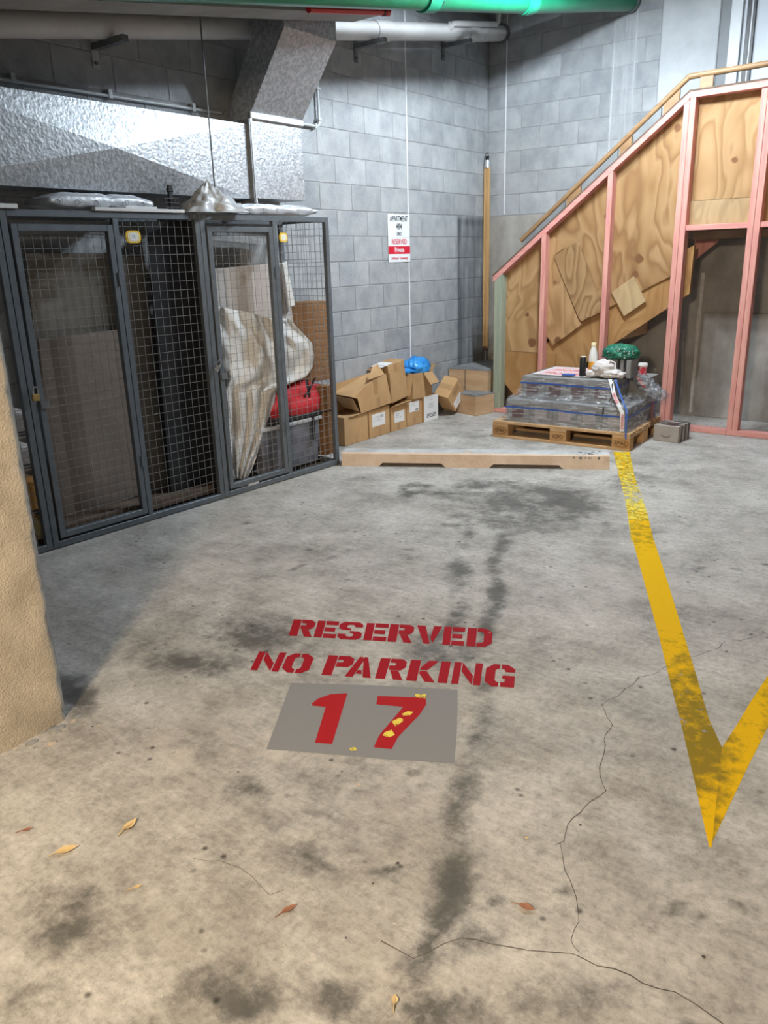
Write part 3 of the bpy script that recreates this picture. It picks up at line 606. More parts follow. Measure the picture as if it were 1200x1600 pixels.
# ---- sloping ceiling slab, with two added beams that shade the upper walls
cl = MB(); ys = [-11.5, -8, 0.3]
for a, c in ((-11.5, -8), (-8, .3)):
    za, zc = ceil_z(a), 3.98+.163*min(c, .3) if c > -8 else ceil_z(c)
    cl.prism([(-.25, a, za), (7.5, a, za), (7.5, a, za+.25), (-.25, a, za+.25)], (0, 0, 0)) if False else cl.add(
        [(-.25, a, za), (7.5, a, za), (7.5, c, zc), (-.25, c, zc), (-.25, a, za+.25), (7.5, a, za+.25), (7.5, c, zc+.25), (-.25, c, zc+.25)],
        [(0, 1, 2, 3), (7, 6, 5, 4), (0, 4, 5, 1), (1, 5, 6, 2), (2, 6, 7, 3), (3, 7, 4, 0)])
ceiling = cl.build('ceiling', 'slab'); struct(ceiling, 'sloping concrete ceiling slab')
bm_ = MB(); bm_.add([(x_, y_, z_+.163*(y_+4)) for y_ in (-8, -2.95) for x_, z_ in ((.645, 2.845), (.893, 2.845), (.893, 3.6), (.645, 3.6))],
                    [(0, 1, 2, 3), (7, 6, 5, 4), (0, 4, 5, 1), (1, 5, 6, 2), (2, 6, 7, 3), (3, 7, 4, 0)])
bm_.build('shade_beam', 'slab', ceiling)  # invented beam, keeps the cool lamp off the upper left wall
MB().box(.02, 7.4, -6.75, -6.42, 2.46, 3.2).build('shade_beam', 'slab', ceiling)  # added unseen cross beam, blocks the warm lamp from the upper walls

lf_ = thing('batten_lamp', 'fluorescent batten lamp hung from the ceiling over the wheel stop', 'lamp', LAMP, R(-37.3))
hb = MB(); hb.box(-.66, .66, -.11, .11, .055, .075); hb.box(-.66, .66, -.125, -.11, -.012, .075); hb.box(-.66, .66, .11, .125, -.012, .075); hb.box(-.675, -.66, -.125, .125, -.012, .075); hb.box(.66, .675, -.125, .125, -.012, .075)
hb.build('lamp_housing', 'white_plastic', lf_)
for k in (-.45, .45): MB().tube([(k, 0, .075), (k, 0, ceil_z(-2.2)-LAMP.z)], .004, 6).build('hanger', 'galv_plain', lf_)

# ---- pillar with a flaking cream coat, left foreground
pil = struct(MB().box(1.25, 2.022, -7.6, -6.434, 0, ceil_z(-7.5)+.1).build('wall_pillar', 'pillar_core', None, bevel=.02), 'cream coated concrete pillar in the left foreground')
mb = MB(); n1, n2 = 46, 90; vs = []; T = .014
for j in range(n2+1):
    z = 2.95*j/n2
    for i in range(n1+1):
        t = i/n1; edge = -6.446-.014*abs(mnoise.noise(Vector((0, 3.1, z*4))))-.010*mnoise.noise(Vector((2, 0, z*17)))
        y = -7.59+(edge+7.59)*(t**.6); fl = T+.003*mnoise.noise(Vector((y*3, z*3, 1)))+.0018*mnoise.noise(Vector((y*14, z*14, 1)))
        if i == n1: fl = -.004
        elif i == n1-1: fl *= .75
        vs.append((2.022+fl, y, z))
mb.add(vs, [(j*(n1+1)+i, j*(n1+1)+i+1, (j+1)*(n1+1)+i+1, (j+1)*(n1+1)+i) for j in range(n2) for i in range(n1)])
smooth_auto(mb.build('render_coat', 'pillar_coat', pil), 25)
for i in range(60):
    t = random.random(); p = Vector((2.036+.012*random.random()+(.12*random.random()**3), -7.3+.88*t+.03*random.random(), 0)); r = .002+.006*random.random()**2
    blob('mortar_crumb', 'mortar_crumb' if i % 3 else 'pillar_core', (p.x, p.y, 0), (r*1.8, r*2.4, r*.5), .5, 1.8, i*1.7, 2, flat_z=-.002, parent=pil)

# ================================================================== OVERHEAD SERVICES
# grey drain pipe sloping along the block wall, on brackets
def pz(y): return 3.535+.1655*(y+.068)
t = thing('drain_pipe', 'grey plastic drain pipe sloping along the top of the block wall', 'pipe')
DX, DR = .15, .068
smooth_auto(MB().tube([(DX, -6.6, pz(-6.6)), (DX, -2.2, pz(-2.2)), (DX, -.002, pz(0))], DR, 24).build('pipe_body', 'pvc', t))
for y0, ln, rr_ in ((-1.98, .20, .075), (-.62, .17, .077), (-.40, .05, .075)):
    smooth_auto(MB().tube([(DX, y0-ln/2, pz(y0-ln/2)), (DX, y0+ln/2, pz(y0+ln/2))], rr_, 24).build('coupling', 'pvc', t))
smooth_auto(MB().tube([(DX, -.05, pz(-.05)), (DX, -.001, pz(0))], .085, 24).build('wall_collar', 'galv_dull', t))
a = PX(708, 35, .24); c = PX(775, 38, .24); 
t2 = thing('waste_pipe', 'thin grey waste pipe with elbow above the drain pipe end', 'pipe')
smooth_auto(MB().tube([a+Vector((-.07, 0, -.05)), a+Vector((0, 0, -.01)), a+Vector((0, .05, .0)), c, c+Vector((0, .04, .03)), c+Vector((0, .05, .2))], .024, 12).build('pipe_body', 'pvc', t2), 60)
smooth_auto(MB().tube([a+Vector((-.08, -.01, -.06)), a+Vector((-.01, -.005, -.015))], .034, 14).build('socket', 'pvc', t2))
for i, (y, lab) in enumerate(((-.84, 'pipe bracket nearest the wall corner'), (-2.12, 'pipe bracket just right of the galvanised duct riser'), (-4.55, 'pipe bracket on the dark wall above the left cage'))):
    zb = pz(y)-DR
    g = thing('pipe_bracket', 'grey steel '+lab, 'bracket', (0, y, zb), group='drain pipe brackets')
    MB().box(0, .30, -.02, .02, -.035, -.001).build('arm', 'galv_dull', g)
    MB().box(.001, .008, -.022, .022, -.13, .03).build('wall_plate', 'galv_plain' if i == 2 else 'galv_dull', g)
    MB().tube([(.006, 0, -.10), (.02, 0, -.10)], .010, 8).build('anchor_bolt', 'galv_dull', g)
# green pipe with a coloured collar and a printed label
GP = [Vector((1.438, -.018, 3.578)), Vector((1.14, -1.5, 3.331)), Vector((1.0, -4.02, 2.914)), Vector((.885, -6.1, 2.575))]
GR = .078
t = thing('green_pipe', 'large glossy green pipe crossing the top of the frame', 'pipe')
smooth_auto(MB().tube(GP, GR, 28).build('pipe_body', 'green_pipe', t), 50)
for f0, f1, s in ((-.05, .08, 0), (.02, .06, 1), (.45, .5, 1)):
    A, B_ = (GP[1], GP[0]) if not (s and f0 > .3) else (GP[1], GP[2])
    d = B_-A
    smooth_auto(MB().tube([A+d*max(f0, 0), A+d*f1], GR+.008+.004*s, 28).build('collar', 'green_fit' if s or True else 'green_pipe', t), 50)
d = (GP[1]-GP[0]).normalized(); smooth_auto(MB().tube([GP[0]-d*.0+d*.03, GP[0]+d*.05], GR+.012, 28).build('wall_collar', 'galv_dull', t))
lp = PX(669, 1, 1.06); ld = (GP[1]-GP[2]).normalized(); side = ld.cross(Vector((0, 0, 1))).normalized()
axis_p = GP[2]+ld*((lp-GP[2]).dot(ld)); outv = (side*.80-Vector((0, 0, 1))*.60).normalized(); upd = ld.cross(-outv).normalized()
if upd.z < 0: upd = -upd
pl = MB(); Mx = frame(axis_p+outv*(GR+.002), ld, upd); pl.box(-.07, .07, -.014, .014, -.001, .001); pl.build('printed_label', 'sign_black', t, M=Mx)
pb = MB()
for k in range(5): pb.box(-.052+.022*k, -.052+.022*k+.013, -.009, .009, 0, .0006)
pb.build('printed_marks', 'paper', t, M=frame(axis_p+outv*(GR+.0045), ld, upd))
# red pipe end behind the green pipe
ra, rb = PX(482, 14, .925), PX(604, 19, .925)
t = thing('red_pipe', 'short red fire pipe just under the green pipe', 'pipe'); rd = (rb-ra).normalized()
smooth_auto(MB().tube([ra, rb], .021, 14).build('pipe_body', 'red_pipe', t)); smooth_auto(MB().tube([rb-rd*.05, rb-rd*.035], .0245, 14).build('seal_ring', 'black', t)); smooth_auto(MB().tube([rb-rd*.02, rb+rd*.02], .024, 14).build('end_cap', 'red_pipe', t))

# galvanised duct: cross-broken horizontal run, end box, offset, riser
duct = thing('air_duct', 'galvanised air duct running above the cages and rising to the ceiling', 'duct')
yr, yl, z0, z1, xf = -3.625, -5.80, 1.912, 2.372, .25
yc, zc, pk = (yr+yl)/2+.02, (z0+z1)/2-.005, .05
mb = MB(); mb.box(.02, xf, yl, yr, z0, z1); o = mb.build('duct_body', 'galv', duct)
mb = MB(); vs = [(xf+.001, yl, z0), (xf+.001, yr, z0), (xf+.001, yr, z1), (xf+.001, yl, z1), (xf+pk, yc, zc)]
mb.add(vs, [(0, 1, 4), (1, 2, 4), (2, 3, 4), (3, 0, 4)]); mb.build('cross_broken_panel', 'galv', duct, fix=False)
MB().box(.02, xf, -6.9, yl-.03, z0, z1).build('duct_body', 'galv', duct)
for yy in (yl-.03,):
    MB().box(.01, xf+.03, yy, yy+.03, z0-.03, z1+.03).build('flange', 'galv_plain', duct)
MB().box(.01, xf+.028, yr, yr+.012, z0-.025, z1+.03).build('flange', 'galv_dull', duct); MB().box(.01, xf+.03, yr+.014, yr+.028, z0-.03, z1+.035).build('flange', 'galv_plain', duct)
ya, yb, zt = -3.585, -3.085, 2.43
MB().box(.015, xf, ya, yb, 1.92, zt).build('end_box', 'galv', duct)
x2, z2, zrt = .605, 2.885, ceil_z(-3.3)
mb = MB()
mb.add([(.012, ya, zt), (xf, ya, zt), (xf, yb, zt), (.012, yb, zt), (.32, ya, z2), (x2, ya, z2), (x2, yb, z2), (.32, yb, z2)], [(3, 2, 1, 0), (4, 5, 6, 7), (0, 1, 5, 4), (1, 2, 6, 5), (2, 3, 7, 6), (3, 0, 4, 7)])
mb.build('offset_section', 'galv', duct)
MB().box(.32, x2, ya, yb, z2, zrt).build('riser', 'galv', duct)
MB().box(.30, x2+.025, ya-.02, yb+.03, 3.03, 3.055).build('flange', 'galv_plain', duct)
MB().box(xf-.02, xf+.022, ya-.005, yb+.005, zt-.022, zt+.018).build('slip_cleat', 'galv_plain', duct, bevel=.004)
MB().box(xf-.01, xf+.016, ya-.01, ya+.004, zt-.05, zt+.02).build('corner_clip', 'galv_dull', duct)
# conduit runs
t = thing('conduit', 'thin grey conduit with elbow right of the duct offset', 'conduit'); k0 = PX(470, 193, .03); k1 = PX(499, 198, .03); k2 = PX(502, 122, .03)
smooth_auto(MB().tube([(k1.x, k0.y-.18, k1.z), (k1.x, k1.y-.03, k1.z), (k1.x, k1.y-.008, k1.z+.01), (k1.x, k1.y, k1.z+.035), (k1.x, k1.y, k2.z+.45)], .0105, 10).build('tube', 'conduit', t), 60)
for dz in (.05, .26): MB().box(.0, .045, k1.y-.018, k1.y+.018, k1.z+dz-.008, k1.z+dz+.008).build('saddle', 'conduit', t)
MB().box(.0, .045, k1.y-.06, k1.y-.045, k1.z-.018, k1.z+.018).build('saddle', 'conduit', t)
t = thing('conduit', 'thin conduit along the dark wall above the left duct', 'conduit')
smooth_auto(MB().tube([(.016, -6.6, 2.452), (.016, -3.62, 2.464)], .0095, 10).build('tube', 'conduit', t))
for y in (-5.09, -4.49, -3.86): MB().box(.0, .028, y-.012, y+.012, 2.448, 2.495).build('saddle', 'conduit', t)
tag(smooth_auto(MB().tube([(.455, -4.13, 1.86), (.455, -4.13, ceil_z(-4.13)+.02)], .0045, 8).build('hanger_rod', 'galv_dull')), 'thin vertical hanger rod in front of the duct', 'rod')

# ================================================================== STORAGE CAGES
CGA = R(86.4827); CO = Vector((.5413, -3.1765, 0))
CM = Matrix.Translation(CO) @ Matrix.Rotation(CGA, 4, 'Z')      # local x runs along the cage front, y towards the wall
CMI = CM.inverted(); CD = Vector((math.cos(CGA), math.sin(CGA), 0)); CN = Vector((-math.sin(CGA), math.cos(CGA), 0))
def CP(u, v, dep=0.):                                            # photo point on a plane dep behind the cage front
    d = ray(u, v); p0 = CO+CN*dep; tt = CN.dot(p0-CAM)/CN.dot(d); return CMI @ (CAM+d*tt)
CH = 1.79
def wires(x0, x1, z0_, z1_, yd, sp=.0505, axis='x', r=.0016):
    mb = MB(); nxw = max(1, round((x1-x0)/sp)); nzw = max(1, round((z1_-z0_)/sp))
    for i in range(1, nxw):
        q = x0+(x1-x0)*i/nxw
        mb.tube([(q, yd, z0_), (q, yd, z1_)] if axis == 'x' else [(yd, q, z0_), (yd, q, z1_)], r, 4, False)
    for j in range(1, nzw):
        q = z0_+(z1_-z0_)*j/nzw
        mb.tube([(x0, yd+.0025, q), (x1, yd+.0025, q)] if axis == 'x' else [(yd+.0025, x0, q), (yd+.0025, x1, q)], r, 4, False)
    return mb
S = .034
def cage(label, xa, xm, xb, side=False):
    root = thing('storage_cage', label, 'storage cage', group='wire storage cages'); root.matrix_world = CM
    D = .40 if not side else .47
    for x_, nm in ((xa, 'post'), (xb-S, 'post')): MB().box(x_, x_+S, 0, S, 0.005, CH).build(nm, 'cage_steel', root, bevel=.002)
    MB().box(xm-S/2, xm+S/2, 0, S, .04, CH-S).build('mullion', 'cage_steel', root, bevel=.002)
    MB().box(xa+S, xb-S, 0, S, CH-S, CH).build('top_rail', 'cage_steel', root, bevel=.002)
    MB().box(xa+S, xb-S, 0, S, .005, .04).build('bottom_rail', 'cage_steel', root, bevel=.002)
    dr = bpy.data.objects.new('cage_door', None); COL.objects.link(dr); dr.parent = root
    da, db, dz0, dz1 = xa+S+.012, xm-S/2-.006, .055, CH-S-.035
    MB().box(da, da+S, -.004, S-.004, dz0, dz1).build('door_stile', 'cage_steel', dr, bevel=.002); MB().box(db-S, db, -.004, S-.004, dz0, dz1).build('door_stile', 'cage_steel', dr, bevel=.002)
    MB().box(da+S, db-S, -.004, S-.004, dz1-S, dz1).build('door_rail', 'cage_steel', dr, bevel=.002); MB().box(da+S, db-S, -.004, S-.004, dz0, dz0+S).build('door_rail', 'cage_steel', dr, bevel=.002)
    wires(da+S*.5, db-S*.5, dz0+S*.5, dz1-S*.5, S*.6).build('wire_mesh', 'cage_wire', dr)['kind'] = 'stuff'
    for zz in (.35, 1.4): MB().tube([(db-.002, -.006, zz), (db-.002, -.006, zz+.07)], .007, 8).build('hinge', 'cage_steel', dr)
    MB().box(da+.004, da+.05, -.012, -.004, .79, .83).build('hasp', 'galv_dull', dr)
    wires(xm+S/2-.01, xb-S+.01, .03, CH-S+.01, S*.6).build('wire_mesh', 'cage_wire', root)['kind'] = 'stuff'
    MB().box(xa, xa+.025, S, D, CH-.028, CH-.003).build('top_side_rail', 'cage_steel', root); MB().box(xb-.025, xb, S, D, CH-.028, CH-.003).build('top_side_rail', 'cage_steel', root)
    MB().box(xa, xb, D-.03, D, CH-.028, CH-.003).build('back_rail', 'cage_steel', root)
    tm = MB()
    for i in range(1, int((xb-xa)/.1)): tm.tube([(xa+i*.1, S, CH-.01), (xa+i*.1, D-.02, CH-.01)], .0016, 4, False)
    for j in range(1, 5): tm.tube([(xa+.02, j*D/5+.01, CH-.013), (xb-.02, j*D/5+.01, CH-.013)], .0016, 4, False)
    tm.build('top_mesh', 'cage_wire', root)['kind'] = 'stuff'
    if side:
        MB().box(-S, 0, D, D+.03, .005, CH).build('post', 'cage_steel', root, bevel=.002); MB().box(-S, 0, S, D, .005, .04).build('side_rail', 'cage_steel', root, bevel=.002)
        wires(S, D, .03, CH-.02, -.012, axis='y').build('side_mesh', 'cage_wire', root)['kind'] = 'stuff'
    return root
cage('storage cage holding a draped white sheet, nearest the cardboard boxes', -1.113, -.51, 0., True)
cage('dark storage cage in the middle with a yellow tag on black backing', -2.325, -1.687, -1.117)
cage('storage cage half hidden behind the cream pillar', -3.50, -2.93, -2.329)
MB().box(-1.135, -1.12, .04, .40, .02, CH-.04).build('partition', 'black_matte', None, M=CM)
p = bpy.data.objects['partition']; tag(p, 'black partition sheet between the two right-hand cages', 'partition')
# padlocks, tags
def padlock(label, u, v, body, rot):
    q = CP(u, v, -.03); t = thing('padlock', label, 'padlock', CM @ q, CGA)
    t.rotation_euler = (0, R(rot), CGA)
    MB().box(-.02, .02, -.008, .008, -.05, -.012).build('lock_body', body, t, bevel=.004)
    pts = [(-.013, 0, -.014)]+[(-.013*math.cos(a_), 0, .012+.013*math.sin(a_)) for a_ in [math.pi*i/8 for i in range(9)]]+[(.013, 0, -.014)]
    smooth_auto(MB().tube(pts, .0035, 8).build('shackle', 'chrome', t))
padlock('brass padlock on the dark middle cage door', 55, 612, 'brass', 4); padlock('silver padlock on the cage door with the white sheet', 342, 568, 'chrome', 35)
def tagplate(label, u, v, rw, rh):
    q = CP(u, v, -.002); t = thing('cage_tag', label, 'tag'); t.matrix_world = CM @ Matrix.Translation(q)
    def ob(a_, b_, y0, y1):
        pts = []
        for cx_, cz_, s0 in ((a_-b_*.75, b_*.25, 0), (-a_+b_*.75, b_*.25, 90), (-a_+b_*.75, -b_*.25, 180), (a_-b_*.75, -b_*.25, 270)):
            for k in range(5): an = R(s0+22.5*k); pts.append((cx_+b_*.75*math.cos(an), y0, cz_+b_*.75*math.sin(an)))
        return MB().prism(pts, (0, y1-y0, 0))
    ob(rw, rh, -.004, .004).build('tag_rim', 'yellow', t); ob(rw-.010, rh-.008, -.0055, -.004).build('tag_face', 'tag_cream', t); ob(rw-.024, rh-.014, -.0065, -.0055).build('tag_card', 'paper', t)
    pm = MB()
    for k in range(3): pm.box(-rw+.036, rw-.036, -.0072, -.0065, -.008+k*.007, -.005+k*.007)
    pm.build('printed_lines', 'ink_grey', t)
tagplate('yellow rimmed oval tag on the dark middle cage', 208, 370, .048, .034); tagplate('yellow rimmed oval tag on the right-hand cage panel', 442.5, 371, .036, .030)

# ---- what the right-hand cage holds (all in cage coordinates)
def inc(o, label, cat, group=None): o.matrix_world = CM; return tag(o, label, cat, group)
def cpoly(px, dep, thick):
    return MB().prism([CP(u, v, dep) for u, v in px], (0, thick, 0))
inc(cpoly([(334, 420), (447, 410), (466, 560), (345, 640)], .17, .035).build('furniture_board', 'board_pink', bevel=.004), 'pale pinkish board standing upright behind the white sheet', 'board')
# draped sheet: hangs in folds inside the door
rows = [(477, 334, 452), (500, 335, 470), (522, 336, 488), (545, 337, 491), (565, 339, 489), (585, 342, 478), (600, 344, 450), (612, 346, 432), (630, 349, 428), (650, 352, 421), (670, 354, 415), (690, 356, 409), (710, 358, 402), (730, 361, 394), (748, 366, 385)]
mb = MB(); NS, NR = 90, 84; vs = []
for j in range(NR+1):
    t_ = j/NR*(len(rows)-1); i = min(int(t_), len(rows)-2); f = t_-i; v_, ul, ur = [rows[i][k]*(1-f)+rows[i+1][k]*f for k in range(3)]
    for k in range(NS+1):
        s = k/NS; w_ = .035*math.sin(s*23+j*.055+2.2*mnoise.noise(Vector((s*3, j*.04, 1))))*(.35+.65*j/NR)+.035*mnoise.noise(Vector((s*5-j*.05, j*.05, 4)))+.012*mnoise.noise(Vector((s*17, j*.14, 9)))
        swag = .03*math.sin(9*(s*.9+j/NR*1.5))*max(0, 1-abs(j/NR-.28)*3.2)
        w_ += (.05*mnoise.noise(Vector((s*9+j*.06, j*.13, 7)))+.02*math.sin(s*40+j*.25))*max(0, s-.45)*1.6*max(0, 1-j/NR*1.6)
        dep = .105+w_*.9-swag; vs.append(CP(ul+(ur-ul)*s, v_+26*min(s, .8)*max(0, 1-j/NR*2.2), max(.045, dep)))
mb.add(vs, [(j*(NS+1)+k, j*(NS+1)+k+1, (j+1)*(NS+1)+k+1, (j+1)*(NS+1)+k) for j in range(NR) for k in range(NS)])
sh = mb.build('draped_sheet', 'sheet_cloth', smooth=True, fix=False); inc(sh, 'crumpled white dust sheet hanging in folds inside the cage', 'sheet')
so = sh.modifiers.new('s', 'SOLIDIFY'); so.thickness = .004; so.offset = 1
o = cpoly([(441, 412), (449, 408), (462, 478), (452, 480)], .12, .03).build('rolled_tube', 'white_plastic', bevel=.006); inc(o, 'white tube leaning against the pale board in the cage', 'tube')
def cbox(name, m, u0, v0, u1, v1, dep, thick, label, cat, bev=.004, group=None):
    a_, c_ = CP(u0, v1, dep), CP(u1, v0, dep)
    o = MB().box(a_.x, c_.x, dep, dep+thick, a_.z, c_.z).build(name, m, bevel=bev); return inc(o, label, cat, group)
cbox('cardboard_box', 'cardboard_dark', 462, 470, 514, 602, .19, .22, 'tall dark brown carton behind the red bag in the cage', 'box')
cbox('cardboard_box', 'cardboard_dark', 507, 602, 522, 712, .07, .30, 'narrow brown carton beside the clear tub in the cage', 'box')
# tub
ta, tb_ = CP(413, 733, .08), CP(500, 652, .08)
tub = thing('storage_tub', 'translucent grey plastic tub under the red bag', 'tub'); tub.matrix_world = CM
x0_, x1_, zt_ = ta.x, tb_.x, tb_.z
mb = MB(); mb.add([(x0_+.02, .10, .045), (x1_-.02, .10, .045), (x1_-.02, .34, .045), (x0_+.02, .34, .045), (x0_, .08, zt_), (x1_, .08, zt_), (x1_, .36, zt_), (x0_, .36, zt_)], [(3, 2, 1, 0), (4, 5, 6, 7), (0, 1, 5, 4), (1, 2, 6, 5), (2, 3, 7, 6), (3, 0, 4, 7)])
mb.build('tub_body', 'tub', tub, bevel=.008); MB().box(x0_-.012, x1_+.012, .068, .372, zt_-.012, zt_+.014).build('tub_rim', 'tub_rim', tub, bevel=.004)
MB().box(x1_-.10, x1_-.075, .062, .07, zt_-.16, zt_+.02).build('strap', 'black', tub)
# red bag
rb0, rb1 = CP(424, 648, .1), CP(512, 594, .1)
bag = thing('sports_bag', 'red and black sports bag lying on the grey tub', 'bag'); bag.matrix_world = CM
cx_ = (rb0.x+rb1.x)/2; wz = rb1.z-zt_-.014
blob('bag_body', 'red_bag', (cx_, .21, zt_+.014+wz*.45), ((rb1.x-rb0.x)/2*1.08, .13, wz*.60), .16, 1.6, 3., 4, flat_z=-wz*.44, parent=bag)
MB().box(rb0.x-.03, rb1.x+.01, .070, .35, zt_+.015, zt_+.055).build('bag_base', 'black_matte', bag, bevel=.012)
for dx_, sl in ((.13, -.10), (-.04, .16)):
    pts = [(cx_+dx_+sl*k/6, .21-.148*math.sin(.35+k/6*1.2), zt_+.05+wz*1.02*(k/6)) for k in range(7)]
    b_ = MB()
    for p0, p1 in zip(pts[:-1], pts[1:]): b_.add([Vector(p0)+Vector((-.013, 0, 0)), Vector(p0)+Vector((.013, 0, 0)), Vector(p1)+Vector((.013, 0, 0)), Vector(p1)+Vector((-.013, 0, 0))], [(0, 1, 2, 3)])
    b_.build('bag_strap', 'black', bag, fix=False)
gq = CP(470, 577, .2); o = blob('green_bundle', 'green_cloth', (gq.x, .23, gq.z-.01), (.05, .05, .09), .15, 2, 5, 3); inc(o, 'green cloth bundle behind the white sheet above the red bag', 'bundle')
for u, v, nm in ((385, 757, 'a'), (367, 762, 'b')):
    q = CP(u, v, .06)
o = MB().box(0, .09, 0, .03, 0, .012).build('paper_scrap', 'paper'); o.matrix_world = CM @ Matrix.Translation((CP(388, 757, .01).x, .004, .041)); tag(o, 'white paper scrap on the right cage sill', 'scrap')
# ---- middle cage
inc(cpoly([(40, 395), (190, 395), (232, 790), (85, 838)], .30, .02).build('tan_sheet', 'tan_board', bevel=.003), 'dim tan sheet leaning at the back of the middle cage', 'sheet')
inc(cpoly([(60, 530), (196, 514), (226, 772), (88, 818)], .22, .02).build('brown_board', 'maroon_cloth', bevel=.004), 'dull brown board leaning in the lower half of the middle cage', 'board')
inc(cpoly([(228, 345), (306, 345), (352, 768), (270, 790)], .13, .012).build('black_sheet', 'black_matte'), 'black sheet hung behind the right half of the middle cage', 'sheet')
inc(cpoly([(188, 400), (226, 400), (264, 770), (240, 778)], .22, .02).build('brown_sheet', 'tan_board', bevel=.003), 'narrow brown sheet beside the black sheet', 'sheet')
o = MB().box(-2.28, -1.15, .06, .38, .042, .10).build('floor_board', 'dark_timber', bevel=.004); inc(o, 'dark board lying on the middle cage floor', 'board')
# ---- left cage contents seen beside the pillar
for u0, v0, u1, v1, lab in ((8, 640, 46, 690, 'upper white striped bag in the left cage'), (14, 694, 56, 742, 'lower white striped bag in the left cage')):
    a_, c_ = CP(u0, v1, .1), CP(u1, v0, .1)
    t = thing('striped_bag', lab, 'bag'); t.matrix_world = CM
    o = MB().box(a_.x-.1, c_.x, .08, .34, a_.z, c_.z).build('bag_body', 'cloth_white', t, bevel=.02)
    for k in range(2): MB().box(a_.x-.1, c_.x-.01, .077, .0805, a_.z+.018+.016*k, a_.z+.026+.016*k).build('stripe', 'ink', t)
cbox('brown_carton', 'orange_box', 20, 748, 66, 806, .09, .25, 'orange brown carton under the striped bags', 'box')
cbox('lower_carton', 'cardboard_dark', 30, 808, 70, 852, .10, .24, 'dark carton at the bottom of the left cage', 'box')
q = CP(57, 818, .07); o = blob('dried_posy', 'gold', (q.x, .06, q.z-.01), (.022, .02, .05), .5, 4, 2, 3); inc(o, 'small gold dried posy at the bottom of the left cage', 'posy')
# ---- on top of the cages
ZT = CH+.002
def pack(label, u0, u1, v, dep, thick, seed, rz=0.):
    a_, c_ = CP(u0, v, dep), CP(u1, v, dep); ln = c_.x-a_.x
    t = thing('foil_pack', label, 'foam pack', group='foil faced packs on the cage tops'); t.matrix_world = CM @ Matrix.Translation((a_.x, dep, ZT)) @ Matrix.Rotation(rz, 4, 'X')
    mb = MB(); n, m_ = 28, 12; ring = 24
    for i in range(n+1):
        s = i/n; taper = min(1, .35+4*min(s, 1-s)); pinch = 1-.35*math.exp(-((s-.58)/.03)**2)
        for k in range(ring):
            an = 2*math.pi*k/ring; cy = math.copysign(abs(math.cos(an))**.5, math.cos(an)); cz = math.copysign(abs(math.sin(an))**.6, math.sin(an))
            y = .13+.13*cy; z = thick/2*(1+cz*taper*pinch)
            nn = .006*mnoise.noise(Vector((s*9+seed, an*2, 0)))
            mb.v.append((ln*s, y+nn, max(z+nn*1.4, .001)))
    for i in range(n):
        for k in range(ring): mb.f.append((i*ring+k, i*ring+(k+1) % ring, (i+1)*ring+(k+1) % ring, (i+1)*ring+k)); mb.mi.append(0)
    mb.f.append(tuple(range(ring-1, -1, -1))); mb.f.append(tuple(n*ring+k for k in range(ring))); mb.mi += [0, 0]
    mb.build('pack_body', 'foil', t, smooth=True)
    for s in (.1, .27, .45, .72, .9):
        mb = MB(); mb.tube([(ln*s+.013*math.cos(q), -.006, thick*.5+.013*math.sin(q)) for q in [2*math.pi*i/12 for i in range(13)]], .0018, 4, False); mb.build('printed_ring', 'ink_grey', t)
    return t
pack('silver foil pack on top of the middle cage', 76, 240, 320, .03, .095, 1); pack('silver foil pack on the right-hand cage top beside the block wall', 378, 498, 338, .03, .075, 6)
for (u0, u1, lab, hh) in ((148, 288, 'long thin white board lying on the middle cage', .018), (-40, 28, 'thin white board on the left cage top', .022)):
    a_, c_ = CP(u0, 325, -.01), CP(u1, 325, -.01)
    o = MB().box(a_.x, c_.x, -.012, .025, ZT, ZT+hh).build('white_board', 'white_board', bevel=.002); inc(o, lab, 'board')
o = MB().box(CP(200, 320, .0).x, CP(250, 320, 0).x, .028, .055, ZT, ZT+.032).build('white_strip', 'white_board', bevel=.002); inc(o, 'short white strip under the foil pack on the middle cage', 'strip')
for u, lab in ((113, 'black plastic clip post behind the left end of the foil pack'), (266, 'black plastic clip post between foil pack and plastic sheet')):
    d_ = .33 if u < 200 else .12; a_ = CP(u, 305, d_-.03)
    t = thing('clip_post', lab, 'clip', group='black clip posts on the cage top'); t.matrix_world = CM @ Matrix.Translation((a_.x, d_-.03, ZT))
    MB().box(-.014, .014, -.01, .01, .0, .16).build('post', 'black', t, bevel=.003); MB().box(-.018, .018, -.013, .013, .12, .145).build('clip_head', 'black', t, bevel=.003); MB().box(.008, .03, -.01, .01, .02, .075).build('hook', 'black', t, bevel=.003)
    if u > 200:
        b_ = MB()
        for k in range(6): b_.tube([(-.06+k*.022, -.02, .035), (-.06+k*.022, -.02, .085)], .002, 5)
        for k in range(3): b_.tube([(-.06, -.02, .035+k*.025), (.05, -.02, .035+k*.025)], .002, 5)
        b_.build('wire_basket', 'black', t)
